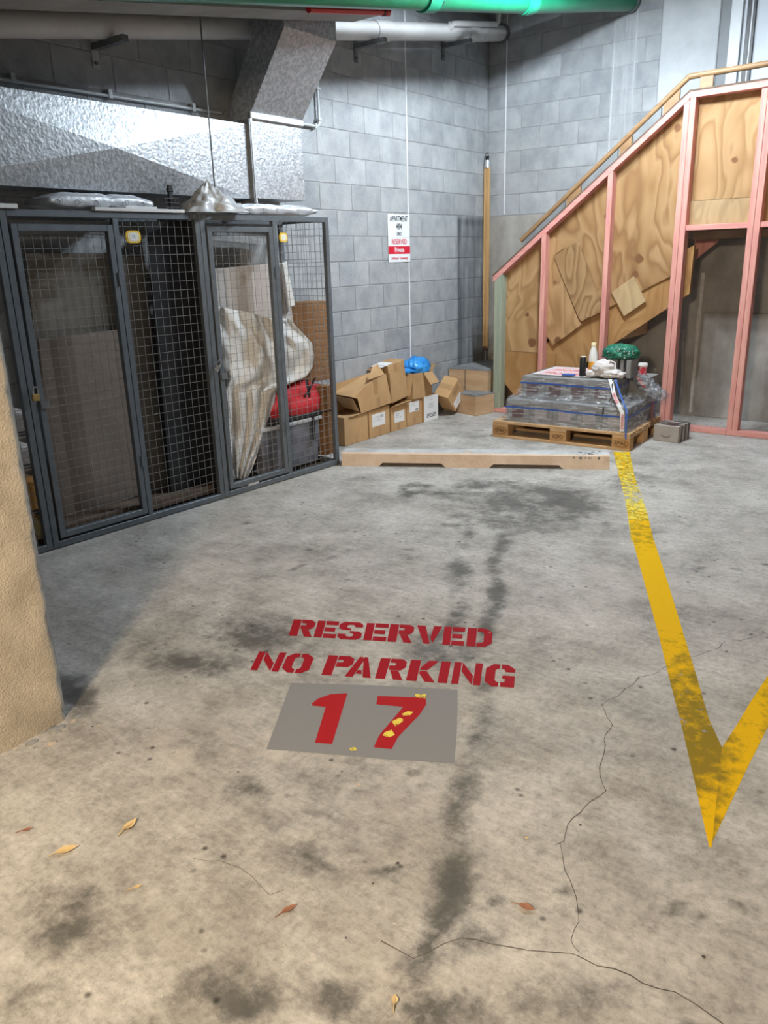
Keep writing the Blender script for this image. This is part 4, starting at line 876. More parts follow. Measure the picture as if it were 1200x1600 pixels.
# plastic sheet pulled into a peak at the hanger rod
pk_ = CMI @ Vector((.455, -4.13, 0)); t = MB(); nr, na = 22, 64; vs = []; apex = CP(326, 281, pk_.y)
e0, e1 = CP(283, 332, .05).x, CP(384, 334, .05).x
for i in range(nr+1):
    s = i/nr
    for k in range(na):
        an = 2*math.pi*k/na; fold = 1+.22*math.sin(an*5+1.3)*s+.12*math.sin(an*11)*s+.25*mnoise.noise(Vector((math.cos(an)*2, math.sin(an)*2, s*4)))*s
        rx = (e1-pk_.x if math.cos(an) > 0 else pk_.x-e0)*1.0
        x_ = apex.x*(1-s)+pk_.x*s+math.cos(an)*rx*s*fold; y_ = pk_.y+.02+math.sin(an)*.12*s*fold
        zz = ZT+.004+(apex.z-ZT)*((1-s)**1.7)+(.03*abs(math.sin(an*4+s*5+.6))+.05*abs(mnoise.noise(Vector((math.cos(an)*3, math.sin(an)*3, s*6)))))*math.sin(math.pi*min(s, .97))
        vs.append((x_, y_, zz))
t.add(vs, [(i*na+k, i*na+(k+1) % na, (i+1)*na+(k+1) % na, (i+1)*na+k) for i in range(nr) for k in range(na)])
o = t.build('plastic_sheet', 'film_grey', smooth=True); inc(o, 'crumpled grey plastic sheet peaked around the hanger rod', 'plastic sheet')

# ================================================================== TIMBER STAIR
st = thing('timber_stair', 'unfinished timber stair with pink studs and plywood sides', 'staircase')
YF, YB = -.73, -.64
def xz(pts, y0, y1): return MB().prism([(p[0], y0, p[1]) for p in pts], (0, y1-y0, 0))
def pxz(px, y): return [(PY(u, v, y).x, PY(u, v, y).z) for u, v in px]
xa, za = PY(770, 432, YF).x, PY(770, 432, YF).z; xk, zk = PY(1078, 143, YF).x, PY(1078, 143, YF).z
sl = (zk-za)/(xk-xa); zr = PY(1200, 119, YF).z
def ztop(x): return za+sl*(x-xa) if x < xk else zk
TV = .057
def stud(x0, wdt, ztp, m='pine_pink', z0=.045, rake=True):
    p = [(x0, z0), (x0+wdt, z0), (x0+wdt, (ztop(x0+wdt)-TV) if rake else ztp), (x0, (ztop(x0)-TV) if rake else ztp)]
    return xz(p, YF, YB).build('stud', m, st, bevel=.0025)
XS = [PY(771, 540, YF).x, PY(843, 470, YF).x, PY(943, 400, YF).x, PY(1050, 400, YF).x, PY(1163, 400, YF).x]
tag(stud(XS[0], .085, 0, 'pine_green'), 'greenish treated end stud'); stud(XS[1], .045, 0); stud(XS[2], .045, 0)
stud(XS[3], .044, 0); stud(XS[3]+.046, .044, zk-.047, rake=False); stud(XS[4], .044, zk-.047, rake=False); stud(XS[4]+.046, .044, zk-.047, rake=False); stud(XS[4]+.62, .044, zk-.047, rake=False)
xz([(xa, za), (xk, zk), (xk, zk-TV), (xa, za-TV)], YF, YB).build('top_plate', 'pine_pink_h', st, bevel=.002)
xz([(xk, zk), (xk+1.7, zk+.02), (xk+1.7, zk-.028), (xk, zk-.047)], YF, YB).build('top_plate', 'pine_pink_h', st, bevel=.002)
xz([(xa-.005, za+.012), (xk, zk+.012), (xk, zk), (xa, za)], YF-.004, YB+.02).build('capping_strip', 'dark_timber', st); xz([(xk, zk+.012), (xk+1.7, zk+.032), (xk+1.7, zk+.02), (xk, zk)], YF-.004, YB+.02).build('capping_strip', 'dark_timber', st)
MB().box(xa-.01, xa+.30, YF, YB, .002, .045).build('bottom_plate', 'pine_pink_h', st, bevel=.002)
MB().box(XS[3]-.1, XS[4]+.0, YF, YB, .002, .045).build('bottom_plate', 'pine_pink_h', st, bevel=.002); MB().box(XS[4]+.003, XS[4]+1.4, YF, YB, .002, .045).build('bottom_plate', 'pine_pink_h', st, bevel=.002)
zl = PY(1120, 352, YF).z
MB().box(XS[3]+.09, XS[4]+1.4, YF+.01, YB, zl-.03, zl+.012).build('nogging', 'pine_pink_h', st, bevel=.002)
# plywood
P0, P1 = -.638, -.623
def ply(pts, m, y0=P0, y1=P1, label=None): return tag(xz(pts, y0, y1).build('plywood_panel', m, st), label)
x1s, x3s = XS[1]+.02, XS[3]+.09
ply([(xa+.02, .60), (x1s, .60), (x1s, ztop(x1s)-.002), (xa+.02, ztop(xa+.02)-.002)], 'ply_light')
ply([(xa+.02, .355), (xa+.02, .597), (x1s+.12, .597), (x1s+.12, .10), (xa+.22, .10), (xa+.19, .19)], 'ply_gold')
lo = pxz([(852, 532), (1050, 420)], P0)
ply([(x1s+.002, lo[0][1]), (x3s, lo[1][1]), (x3s, zk-.002), (xk, zk-.002), (x1s+.002, ztop(x1s)-.002)], 'ply_mid')
ply(pxz([(859, 373), (866, 370), (881, 388), (865, 400), (904, 500), (909, 507), (864, 540), (854, 524)], -.652), 'ply_light', -.652, P0-.0005, 'pale plywood strip beside the second stud')
ply(pxz([(865, 400), (902, 377), (939, 474), (938, 488), (909, 502), (904, 497)], -.664), 'ply_patch', -.664, -.6525, 'tilted rectangular plywood offcut')
ply(pxz([(955, 457), (990, 432), (1008.5, 471), (975, 494)], -.655), 'ply_pale', -.655, P0-.0005, 'small square plywood offcut nailed on at an angle')
ply([(x3s+.002, zl+.20), (XS[4]+.03, zl+.20), (XS[4]+.03, zk-.002), (x3s+.002, zk-.002)], 'ply_light'); ply([(x3s-.01, zl+.014), (XS[4]+.03, zl+.014), (XS[4]+.03, zl+.197), (x3s-.01, zl+.197)], 'ply_pale', P0-.01, P1)
ply([(XS[4]+.032, zl+.014), (XS[4]+1.3, zl+.014), (XS[4]+1.3, zk-.002), (XS[4]+.032, zk-.002)], 'ply_light')
sp = pxz([(848, 540), (848, 612), (962, 535), (1077, 459), (1085, 383), (1066, 392)], P1)
ss = xz(sp, P1+.001, P1+.04).build('stringer', 'ply_gold', st)
kx = 1.75; kz = sp[1][1]+(sp[3][1]-sp[1][1])*(kx-sp[1][0])/(sp[3][0]-sp[1][0])
xz([sp[1], (kx, kz), (kx, kz+.02), (sp[1][0], sp[1][1]+.02)], P1+.042, -.01).build('shade_soffit', 'dark_timber', st)  # dark sheet added so the space under the stair looks shaded
xz([(kx, kz), (kx+.02, kz), (kx+.02, zl-.12), (kx, zl-.12)], P1+.042, -.01).build('closing_panel', 'step_ply', st)
nst = 8; run = (2.28-.52)/nst; rise = (zl-.42)/nst
for i in range(nst):
    MB().box(.52+i*run, .52+(i+1)*run+.02, P1+.042, -.01, .42+(i+1)*rise-.03, .42+(i+1)*rise).build('tread', 'step_ply', st); MB().box(.52+i*run, .535+i*run, P1+.042, -.01, .42+i*rise, .42+(i+1)*rise-.03).build('riser', 'step_ply', st)
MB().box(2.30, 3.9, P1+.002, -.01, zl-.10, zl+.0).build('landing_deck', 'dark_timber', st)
tag(MB().prism([PY(u, v, -.32) for u, v in [(1086, 372), (1112, 362), (1122, 368), (1120, 378), (1086, 405)]], (0, .045, 0)).build('carriage_end', 'pine_pink', st), 'pink carriage end under the landing')
# handrail on spacer blocks
YH = -.665
ra_, rk_, re_ = PY(814, 376, YH), PY(1078, 119, YH), PY(1200, 101, YH); re_ = rk_+(re_-rk_)*3; re_.z = rk_.z+.02
smooth_auto(MB().tube([ra_, rk_], .0215, 16).build('handrail', 'rail_wood', st)); smooth_auto(MB().tube([rk_+Vector((-.006, 0, -.003)), re_], .0225, 16).build('handrail', 'rail_wood', st))
hs = (rk_.z-ra_.z)/(rk_.x-ra_.x)
def rz_(x): return ra_.z+hs*(x-ra_.x)
for f0, f1, mt in ((.02, .30, 'grey_strip'), (.31, .40, 'rail_wood'), (.405, .62, 'grey_strip'), (.63, .70, 'rail_wood'), (.705, .86, 'grey_strip'), (.87, .955, 'rail_wood')):
    x0_, x1_ = ra_.x+(rk_.x-ra_.x)*f0, ra_.x+(rk_.x-ra_.x)*f1
    xz([(x0_, ztop(x0_)+.014), (x1_, ztop(x1_)+.014), (x1_, rz_(x1_)-.03), (x0_, rz_(x0_)-.03)], YH-.012, YH+.012).build('rail_spacer', mt, st, bevel=.002)
q = PY(1106, 125, YH).x; MB().box(q-.055, q+.045, YH-.012, YH+.012, zk+.014, rk_.z-.012).build('rail_spacer', 'rail_wood', st, bevel=.002)
# lowest winder steps boxed in the corner
sp_ = thing('corner_steps', 'two worn plywood corner steps at the foot of the stair', 'steps')
def prz(pts, z0_, z1_): return MB().prism([(p[0], p[1], z0_) for p in pts], (0, 0, z1_-z0_))
LS = [(0.012, -.875), (.475, -1.02), (.528, -.745), (.46, -.745), (.46, -.05), (0.012, -.05)]
prz(LS, .002, .190).build('riser_panel', 'step_ply', sp_); prz(LS, .190, .205).build('tread', 'step_top', sp_)
US = [(0.012, -.77), (.455, -.745), (.455, -.02), (0.012, -.02)]
prz(US, .205, .405).build('riser_panel', 'step_ply', sp_); prz(US, .405, .42).build('tread', 'step_top', sp_)
MB().box(.20, .203, -.9475, -.9375, .004, .19).build('joint_line', 'dark_timber', sp_, M=Matrix.Translation((0, 0, 0)))
MB().box(.20, .204, -.766, -.757, .207, .405).build('joint_line', 'dark_timber', sp_)
# battens in the corner, standing on the upper step
t = thing('corner_batten', 'pair of tall tan battens with a metal strap in the wall corner', 'batten', (.045, -.085, .42))
zb_ = 2.36-.42
for dx_, w_ in ((-.030, .022), (-.005, .012), (.010, .022)):
    MB().box(dx_, dx_+w_, -.012-(.004 if w_ > .02 else 0), .012, .13, zb_).build('batten_strip', 'batten', t, bevel=.002)
smooth_auto(MB().tube([(0, 0, 0), (0, 0, .14)], .02, 12).build('pipe_foot', 'galv_dull', t)); smooth_auto(MB().tube([(0, 0, .10), (0, 0, .15)], .027, 12).build('foot_collar', 'dark_timber', t))
smooth_auto(MB().tube([(0, 0, zb_-.01), (0, 0, zb_+.06)], [.034, .030], 12).build('strap_sleeve', 'galv_plain', t))
smooth_auto(MB().tube([(-.026, 0, zb_+.05), (-.027, 0, zb_+.10), (-.014, 0, zb_+.125), (.014, 0, zb_+.125), (.027, 0, zb_+.10), (.026, 0, zb_+.05)], .007, 8).build('strap_loop', 'galv_dull', t)); MB().box(-.02, .02, -.006, .006, zb_+.05, zb_+.1).build('strap_buckle', 'black', t)

# ================================================================== SIGN
sg = thing('parking_sign', 'white and red APARTMENT 484 reserved parking sign on the block wall', 'sign', (.004, -1.589, 1.469))
SW, SH = .333, .405
MB().box(0, .004, -SW/2, SW/2, 0, SH).build('sign_plate', 'sign_white', sg)
MB().box(.004, .0046, -SW/2, SW/2, SH*.172, SH*.338).build('red_band', 'sign_red', sg); MB().box(.004, .0046, -SW/2, SW/2, SH*.515, SH*.52).build('rule_line', 'ink_grey', sg)
def sgt(s, z, size, m, sx): text(s, size, m, 'sign_text', sg, frame((.0052, 0, SH*z), (0, 1, 0), (0, 0, 1)), sx)
sgt('APARTMENT', .905, .064, 'sign_black', .74); sgt('484', .742, .072, 'sign_black', .82); sgt('ONLY', .592, .040, 'sign_black', .74)
sgt('RESERVED', .425, .060, 'sign_red', .86); sgt('Private', .258, .060, 'sign_white', .88); sgt('24 Hour Towaway', .082, .034, 'sign_red', .98)

# ================================================================== WHEEL STOP
w0, w1 = Z(534, 728), Z(952, 734); wa = math.atan2(w1.y-w0.y, w1.x-w0.x); wl_ = (w1-w0).length
ws = thing('wheel_stop', 'cream painted concrete wheel stop across the bay end', 'wheel stop', w0, wa)
HH, DP = .105, .17
def wprof(x): return [(x, 0, 0), (x, .012, HH-.008), (x, .02, HH), (x, DP-.02, HH), (x, DP, 0)]
segs = [0, .145*wl_, .16*wl_, .385*wl_, .40*wl_, .565*wl_, .58*wl_, .82*wl_, .835*wl_, wl_]; lift = [0, 0, .028, .028, 0, 0, .028, .028, 0, 0]
mb = MB(); 
for x_, lf in zip(segs, lift): mb.v += [(x_, 0+.003*lf/.028, lf), (x_, .012, HH-.010), (x_, .022, HH), (x_, DP-.02, HH), (x_, DP, lf)]
for i in range(len(segs)-1):
    for k in range(5): mb.f.append((i*5+k, i*5+(k+1) % 5, (i+1)*5+(k+1) % 5, (i+1)*5+k)); mb.mi.append(1 if k in (2,) else 0)
mb.f += [(4, 3, 2, 1, 0), tuple((len(segs)-1)*5+k for k in range(5))]; mb.mi += [0, 0]
mb.build('stop_body', ['wheelstop', 'wheelstop_top'], ws)
for f, r_ in ((.08, .03), (.285, .012), (.48, .032), (.86, .014)):
    mb = MB(); mb.lathe([(r_, -.012), (r_, .0012)], 16, (0, 0, 0)); mb.build('fixing_hole', 'mortar_crumb', ws, M=Matrix.Translation((f*wl_, .075, HH)))
for i in range(26):
    f = .915+.022*random.gauss(0, 1); y = .03+.09*random.random(); r_ = random.uniform(.003, .008)
    blob('lichen_spot', 'lichen', (f*wl_, y if i % 4 else .010, HH if i % 4 else HH-.022), (r_*1.3, r_, .0012) if i % 4 else (r_, .002, r_), .6, 3, i, 2, parent=ws)

# ================================================================== PALLET AND LOAD
PO = Vector((2.2718, -1.6962, 0)); PA = R(2.1838); PM = Matrix.Translation(PO) @ Matrix.Rotation(PA, 4, 'Z')
pt = thing('pallet', 'wooden pallet under the wrapped load', 'pallet'); pt.matrix_world = PM
H3 = .144
for y, wd in ((0, .145), (.19, .1), (.3275, .145), (.51, .1), (.655, .145)): MB().box(-1.2, 0, y, y+wd, H3-.022, H3).build('deck_board', 'pallet_wood', pt, bevel=.002)
for x_ in (-1.2, -.6725, -.145): MB().box(x_, x_+.145, 0, .8, H3-.044, H3-.0225).build('cross_board', 'pallet_wood', pt, bevel=.002)
for y, wd in ((0, .1), (.3275, .145), (.7, .1)):
    MB().box(-1.2, 0, y, y+wd, .0005, .022).build('bottom_board', 'pallet_wood', pt, bevel=.002)
    for x_ in (-1.2, -.6725, -.145):
        bk = MB().box(x_, x_+.145, y+.001, y+wd-.001, .0225, H3-.0445).build('block', 'pallet_block', pt, bevel=.002)
        if y == 0:
            M0 = frame((x_+.0725, -.0004, .061), (1, 0, 0), (0, 0, 1))
            if x_ == -.6725: text('ICPO', .040, 'burn', 'burnt_stamp', bk, M0, 1.)
            else:
                text('EPAL', .040, 'burn', 'burnt_stamp', bk, M0, 1.05)
                mb = MB(); mb.tube([(x_+.0725+.062*math.cos(q), -.0006, .061+.028*math.sin(q)) for q in [2*math.pi*i/24 for i in range(25)]], .0016, 4, False); mb.build('burnt_oval', 'burn', bk)
def carton(x0, x1, y0, y1, z0_, z1_, lab, lm=None, side=False, grp=None):
    t = thing('load_carton', lab, 'carton', group=grp); t.matrix_world = PM @ Matrix.Translation((0, 0, z0_))
    MB().box(x0+.001, x1-.001, y0+.001, y1-.001, .0005, z1_-z0_-.0005).build('carton_body', 'blocks_wrapped', t, bevel=.002)
    if lm: xm_ = (x0+x1)/2; hz = (z1_-z0_); MB().box(xm_-.052, xm_+.052, y0-.001, y0+.003, hz*.22, hz*.74).build('printed_panel', lm, t)
    if side: ym_ = (y0+y1)/2; hz = (z1_-z0_); MB().box(x1-.004, x1-.0015, ym_-.05, ym_+.05, hz*.27, hz*.7).build('printed_panel', 'label_grey', t)
    return t
Z1, Z2 = .335, .525; w5 = 1.045/5; ORD = ['leftmost', 'second from left', 'middle', 'second from right', 'rightmost']
for i in range(5):
    x0_ = -1.085+i*w5
    carton(x0_, x0_+w5, .035, .40, H3, Z1, f'{ORD[i]} wrapped grey carton in the pallet front row, bottom layer', 'label_maroon' if i == 0 else 'label_grey', i == 4, 'cartons of the bottom layer')
    if i in (0, 4): carton(x0_, x0_+w5, .405, .77, H3, Z1, f'{ORD[i]} wrapped grey carton in the pallet back row, bottom layer', None, i == 4, 'cartons of the bottom layer')
w4 = .79/4; O4 = ['leftmost', 'second from left', 'second from right', 'rightmost']
for i in range(4):
    x0_ = -.985+i*w4
    carton(x0_, x0_+w4, .115, .445, Z1, Z2, f'{O4[i]} wrapped grey carton in the pallet front row, top layer', 'label_maroon', False, 'cartons of the top layer')
    carton(x0_, x0_+w4, .45, .77, Z1, Z2, f'{O4[i]} wrapped grey carton in the pallet back row, top layer', None, False, 'cartons of the top layer')
# stretch film skirted over both layers, blue straps, printed tape
wp = thing('stretch_wrap', 'clear stretch film with blue straps and red printed tape around the load', 'wrap'); wp.matrix_world = PM
def ringp(x0, x1, y0, y1, z_, nx_=26, ny_=16, amp=.006, seed=0):
    pts = [(x0+(x1-x0)*i/nx_, y0, z_) for i in range(nx_)]+[(x1, y0+(y1-y0)*i/ny_, z_) for i in range(ny_)]+[(x1-(x1-x0)*i/nx_, y1, z_) for i in range(nx_)]+[(x0, y1-(y1-y0)*i/ny_, z_) for i in range(ny_)]
    return pts
levels = [(-1.13, -.015, .008, .80, H3+.003), (-1.105, -.03, .022, .785, H3+.03), (-1.092, -.034, .028, .777, .22), (-1.090, -.034, .028, .777, Z1-.02), (-1.075, -.05, .045, .775, Z1+.012), (-1.02, -.13, .085, .775, Z1+.05), (-1.0, -.175, .104, .775, Z1+.09), (-.992, -.188, .108, .774, Z2-.02), (-.985, -.195, .116, .77, Z2+.004)]
mb = MB(); rings = []
for li, (x0, x1, y0, y1, z_) in enumerate(levels):
    base_i = len(mb.v)
    for q in ringp(x0, x1, y0, y1, z_):
        n_ = mnoise.noise(Vector((q[0]*7, q[1]*7, li*1.3))); amp = .004 if li not in (4, 5, 6) else .012
        cx0, cy0 = (x0+x1)/2, (y0+y1)/2; o_ = Vector((q[0]-cx0, q[1]-cy0, 0)).normalized()
        mb.v.append((q[0]+o_.x*abs(n_)*amp, q[1]+o_.y*abs(n_)*amp, q[2]+(n_*.012 if li in (4, 5) else 0)))
    rings.append(base_i)
nr_ = 84
for a_, c_ in zip(rings[:-1], rings[1:]):
    for k in range(nr_): mb.f.append((a_+k, a_+(k+1) % nr_, c_+(k+1) % nr_, c_+k)); mb.mi.append(0)
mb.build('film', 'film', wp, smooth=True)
def band(lev, z_, h, off, m, name, sag=0.):
    x0, x1, y0, y1 = lev; mb = MB(); pts = ringp(x0-off, x1+off, y0-off, y1+off, z_); n_ = len(pts)
    for i, p in enumerate(pts):
        dz = sag*math.sin(i*.21)+.004*mnoise.noise(Vector((i*.3, z_, 0))); mb.v += [(p[0], p[1], p[2]+dz), (p[0], p[1], p[2]+h+dz)]
    mb.f = [(2*i, 2*((i+1) % n_), 2*((i+1) % n_)+1, 2*i+1) for i in range(n_)]; mb.mi = [0]*n_; mb.build(name, m, wp, fix=False)
band((-1.092, -.034, .028, .777), .262, .013, .006, 'strap_blue', 'strap', .006); band((-.992, -.188, .108, .774), .462, .013, .006, 'strap_blue', 'strap', .005)
def ribbon(pts, wd, m, name, wdir=(1, 0, 0)):
    mb = MB(); W = Vector(wdir)*wd/2
    for p in pts: mb.v += [tuple(Vector(p)-W), tuple(Vector(p)+W)]
    mb.f = [(2*i, 2*i+1, 2*i+3, 2*i+2) for i in range(len(pts)-1)]; mb.mi = [0]*len(mb.f); return mb.build(name, m, wp, fix=False)
# tape falling over the right front corner, with its print
tape = [(-.235, .14, Z2+.012), (-.215, .105, Z2-.0), (-.165, .06, .42), (-.105, .018, .345), (-.078, .012, .30), (-.07, .006, .155)]
tp = ribbon(tape, .032, 'paper', 'warning_tape', (1, .15, 0)); text('FRAGILE', .030, 'tape_red', 'tape_text', tp, frame((-.0735, .0075, .230), (.05, -.04, -1), (1, .15, 0)), 1.05); text('FRAGILE', .028, 'tape_red', 'tape_text', tp, frame((-.150, .042, .405), (.55, -.43, -.72), (1, .15, 0)), .95)
ribbon([(-.19, .14, Z2+.014), (-.17, .10, Z2-.01), (-.10, .05, .40), (-.055, .02, .34), (-.04, .0, .30), (-.035, -.006, .14), (-.03, -.008, .10)], .014, 'strap_blue', 'strap', (1, .2, 0))
ribbon([(-.21, .12, Z2+.012), (-.20, .095, Z2-.02), (-.185, .06, .42), (-.20, .035, .37), (-.235, .022, .33), (-.235, .018, .27), (-.30, .018, .26)], .012, 'black', 'loose_strap', (.8, .1, .6))
ribbon([(-.026, .60, Z1+.01), (-.02, .60, .30), (-.018, .61, .15)], .03, 'tape_red', 'warning_tape', (0, 1, 0)); ribbon([(-.024, .70, Z1+.01), (-.018, .70, .14)], .016, 'strap_blue', 'strap', (0, 1, 0)); ribbon([(-1.00, .30, Z2), (-1.03, .26, .40), (-1.09, .2, .33), (-1.1, .18, .20)], .03, 'tape_red', 'warning_tape', (0, 1, 0))
# printed red and white sheet on the top
shp = thing('printed_sheet', 'red and white printed sheet lying on top of the load', 'sheet'); shp.matrix_world = PM @ Matrix.Translation((0, 0, Z2+.006))
MB().box(-.93, -.42, .20, .70, 0, .003).build('paper', 'paper', shp)
for i in range(7): MB().box(-.91+.0*i, -.44, .225+i*.068, .225+i*.068+.02, .003, .0036).build('red_stripe', 'tape_red', shp)
text('FRAGILE', .085, 'tape_red', 'printed_text', shp, frame((-.68, .30, .0038), (1, 0, 0), (0, 1, 0)), 1.1); text('FRAGILE', .085, 'tape_red', 'printed_text', shp, frame((-.68, .50, .0038), (1, 0, 0), (0, 1, 0)), 1.1)
PMI = PM.inverted()
def LP(u, v, z_): return PMI @ Z(u, v, z_)
ZL = Z2+.008
def on_load(o): o.matrix_world = PM; return o
o = MB().box(*[f for f in (LP(893, 586, ZL).x-.06, LP(893, 586, ZL).x+.05)], .19, .24, ZL+.003, ZL+.016).build('blue_cloth', 'strap_blue', bevel=.006); on_load(o); tag(o, 'folded blue cloth beside the black can', 'cloth')
q = LP(910, 588, ZL); t = thing('drink_can', 'slim black drink can on the load', 'can', PM @ q, 0)
smooth_auto(MB().lathe([(.022, 0), (.027, .008), (.027, .145), (.022, .158)], 20).build('can_body', 'black', t)); smooth_auto(MB().lathe([(.022, .158), (.0225, .163), (.019, .162)], 20).build('can_lid', 'white_plastic', t))
q = LP(922, 588, ZL)+Vector((.0, .05, 0)); t = thing('juice_bottle', 'white and orange plastic bottle on the load', 'bottle', PM @ q, 0)
smooth_auto(MB().lathe([(.032, 0), (.036, .01), (.036, .115)], 22).build('bottle_label', 'orange', t)); smooth_auto(MB().lathe([(.0355, .115), (.036, .15), (.030, .19), (.019, .225), (.017, .24)], 22).build('bottle_body', 'white_plastic', t)); smooth_auto(MB().lathe([(.0195, .24), (.0195, .265), (.017, .268)], 18).build('bottle_cap', 'tag_cream', t))
gx_ = LP(966, 592, ZL); 
t = thing('load_box', 'upright grey box with black bands under the green bag', 'box'); t.matrix_world = PM @ Matrix.Translation((gx_.x-.02, gx_.y+.17, Z2+.001))
MB().box(-.10, .09, -.09, .10, 0, .15).build('box_body', 'blocks_wrapped', t, bevel=.006)
for x_ in (-.02, .03): MB().box(x_, x_+.022, -.0925, -.0895, 0, .15).build('band', 'black', t)
bp_ = LP(953, 549, .70); bc = Vector((gx_.x-.045, gx_.y+.17, .715))
t = thing('green_bag', 'green patterned cloth bag slumped on the grey box', 'bag'); t.matrix_world = PM
gb = blob('bag_body', 'green_beanie', bc, (.125, .10, .066), .26, 2.4, 4.4, 4, flat_z=-.036, parent=t)
sp = MB()
for i in range(70):
    an = random.uniform(-2.6, -.3); el = random.uniform(-.35, .7); d_ = Vector((math.cos(an)*math.cos(el), math.sin(an)*math.cos(el), math.sin(el)))
    nq = d_*2.4+Vector((4.4, 4.4*2.3, -4.4)); k = 1+.26*((1-2*abs(mnoise.noise(nq)))+.5*mnoise.noise(nq*2.3)); p_ = bc+Vector((d_.x*.125, d_.y*.10, max(d_.z*.066, -.03)))*k*1.015
    s_ = random.uniform(.003, .006); tx = d_.orthogonal().normalized(); ty = d_.cross(tx); sp.add([p_+tx*s_, p_+ty*s_*.6, p_-tx*s_, p_-ty*s_*.6], [(0, 1, 2, 3)])
o = sp.build('printed_specks', 'speck', t, fix=False); o['kind'] = 'stuff'
cq = LP(940, 590, ZL); t = thing('plastic_bag', 'crumpled white carrier bag with handles on the load', 'bag'); t.matrix_world = PM
blob('bag_body', 'cloth_white', (cq.x+.0, cq.y+.06, ZL+.062), (.092, .075, .070), .20, 2.6, 8., 4, flat_z=-.06, parent=t); blob('bag_tail', 'cloth_white', (cq.x+.075, cq.y+.03, ZL+.028), (.085, .06, .032), .4, 2.2, 3., 4, flat_z=-.026, parent=t); blob('bag_tail', 'cloth_white', (cq.x-.09, cq.y+.04, ZL+.024), (.05, .05, .028), .35, 2.2, 13., 3, flat_z=-.022, parent=t)
smooth_auto(MB().tube([(cq.x+.03, cq.y+.02, ZL+.09), (cq.x+.055, cq.y+.03, ZL+.135), (cq.x+.09, cq.y+.04, ZL+.12), (cq.x+.10, cq.y+.03, ZL+.06), (cq.x+.085, cq.y+.02, ZL+.02)], [.010, .008, .007, .008, .01], 8).build('bag_handle', 'cloth_white', t), 70)
cu = LP(984, 590, ZL); t = thing('paper_cup', 'red and white paper cup with white lid tilted on the load', 'cup', PM @ Vector((-.16, .60, Z1+.165+.045)), 0)
# carton the cup and loose film sit on
carton(-.19, -.03, .47, .77, Z1, Z1+.175, 'single wrapped carton at the right rear of the top layer', None, True)
t.location = PM @ Vector((-.115, .58, Z1+.176)); t.rotation_euler = (R(0), R(0), 0)
smooth_auto(MB().lathe([(.027, 0), (.036, .085)], 20).build('cup_body', 'paper', t)); smooth_auto(MB().lathe([(.039, .085), (.039, .097), (.034, .108)], 20).build('cup_lid', 'white_plastic', t))
smooth_auto(MB().lathe([(.0288, .012), (.0358, .078)], 20).build('red_band', 'tape_red', t))
for k in range(5):
    an = k*2*math.pi/5+.3; mb = MB(); r0, r1 = .0300, .0362
    mb.add([(r0*math.cos(an), r0*math.sin(an), .014), (r0*math.cos(an+.4), r0*math.sin(an+.4), .014), (r1*math.cos(an+.75), r1*math.sin(an+.75), .076), (r1*math.cos(an+.35), r1*math.sin(an+.35), .076)], [(0, 1, 2, 3)]); mb.build('white_stripe', 'paper', t, fix=False)
# loose crumpled film
lf = thing('loose_film', 'crumpled clear film hanging off the right of the load', 'film'); lf.matrix_world = PM
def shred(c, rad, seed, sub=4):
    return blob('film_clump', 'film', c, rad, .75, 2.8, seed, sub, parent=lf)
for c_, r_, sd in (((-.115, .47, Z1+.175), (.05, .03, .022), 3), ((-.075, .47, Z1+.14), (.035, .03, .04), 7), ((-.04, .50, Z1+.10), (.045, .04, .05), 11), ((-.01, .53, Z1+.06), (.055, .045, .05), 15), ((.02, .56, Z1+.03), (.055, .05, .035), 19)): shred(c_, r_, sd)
ribbon_pts = [(-.12, .46, Z1+.19), (-.085, .44, Z1+.15), (-.05, .46, Z1+.10)]
b_ = MB()
for p in ribbon_pts: b_.v += [(p[0]-.012, p[1]-.004, p[2]), (p[0]+.012, p[1]+.004, p[2]+.004)]
b_.f = [(0, 1, 3, 2), (2, 3, 5, 4)]; b_.mi = [0, 0]; b_.build('tape_scrap', 'tape_red', lf, fix=False)
# small box with black straps beside the pallet
b0, b1, b2 = Z(1020, 688), Z(1059, 693), Z(1080, 687); xl = (b1-b0).length; an = math.atan2(b1.y-b0.y, b1.x-b0.x); yl_ = (b2-b1).length
t = thing('strapped_parcel', 'small grey-brown parcel with black straps on the floor beside the pallet', 'parcel', b0, an)
MB().box(0, xl, 0, .24, .001, .135).build('parcel_body', 'kraft_box', t, bevel=.003)
for y in (.055, .13, .20): 
    MB().box(xl-.012, xl+.002, y, y+.018, .001, .137).build('strap', 'black', t); MB().box(.02+y*.3, xl+.002, y, y+.018, .1345, .1375).build('strap', 'black', t)
MB().box(xl*.35, xl*.8, .03, .12, .1352, .1362).build('parcel_tape', 'label_maroon', t)
MB().tube([(xl*.5+.04*math.cos(q), -.0005, .070+.030*math.sin(q)) for q in [math.pi*(1.12+.76*i/12) for i in range(13)]], .0022, 5).build('printed_curve', 'label_maroon', t)

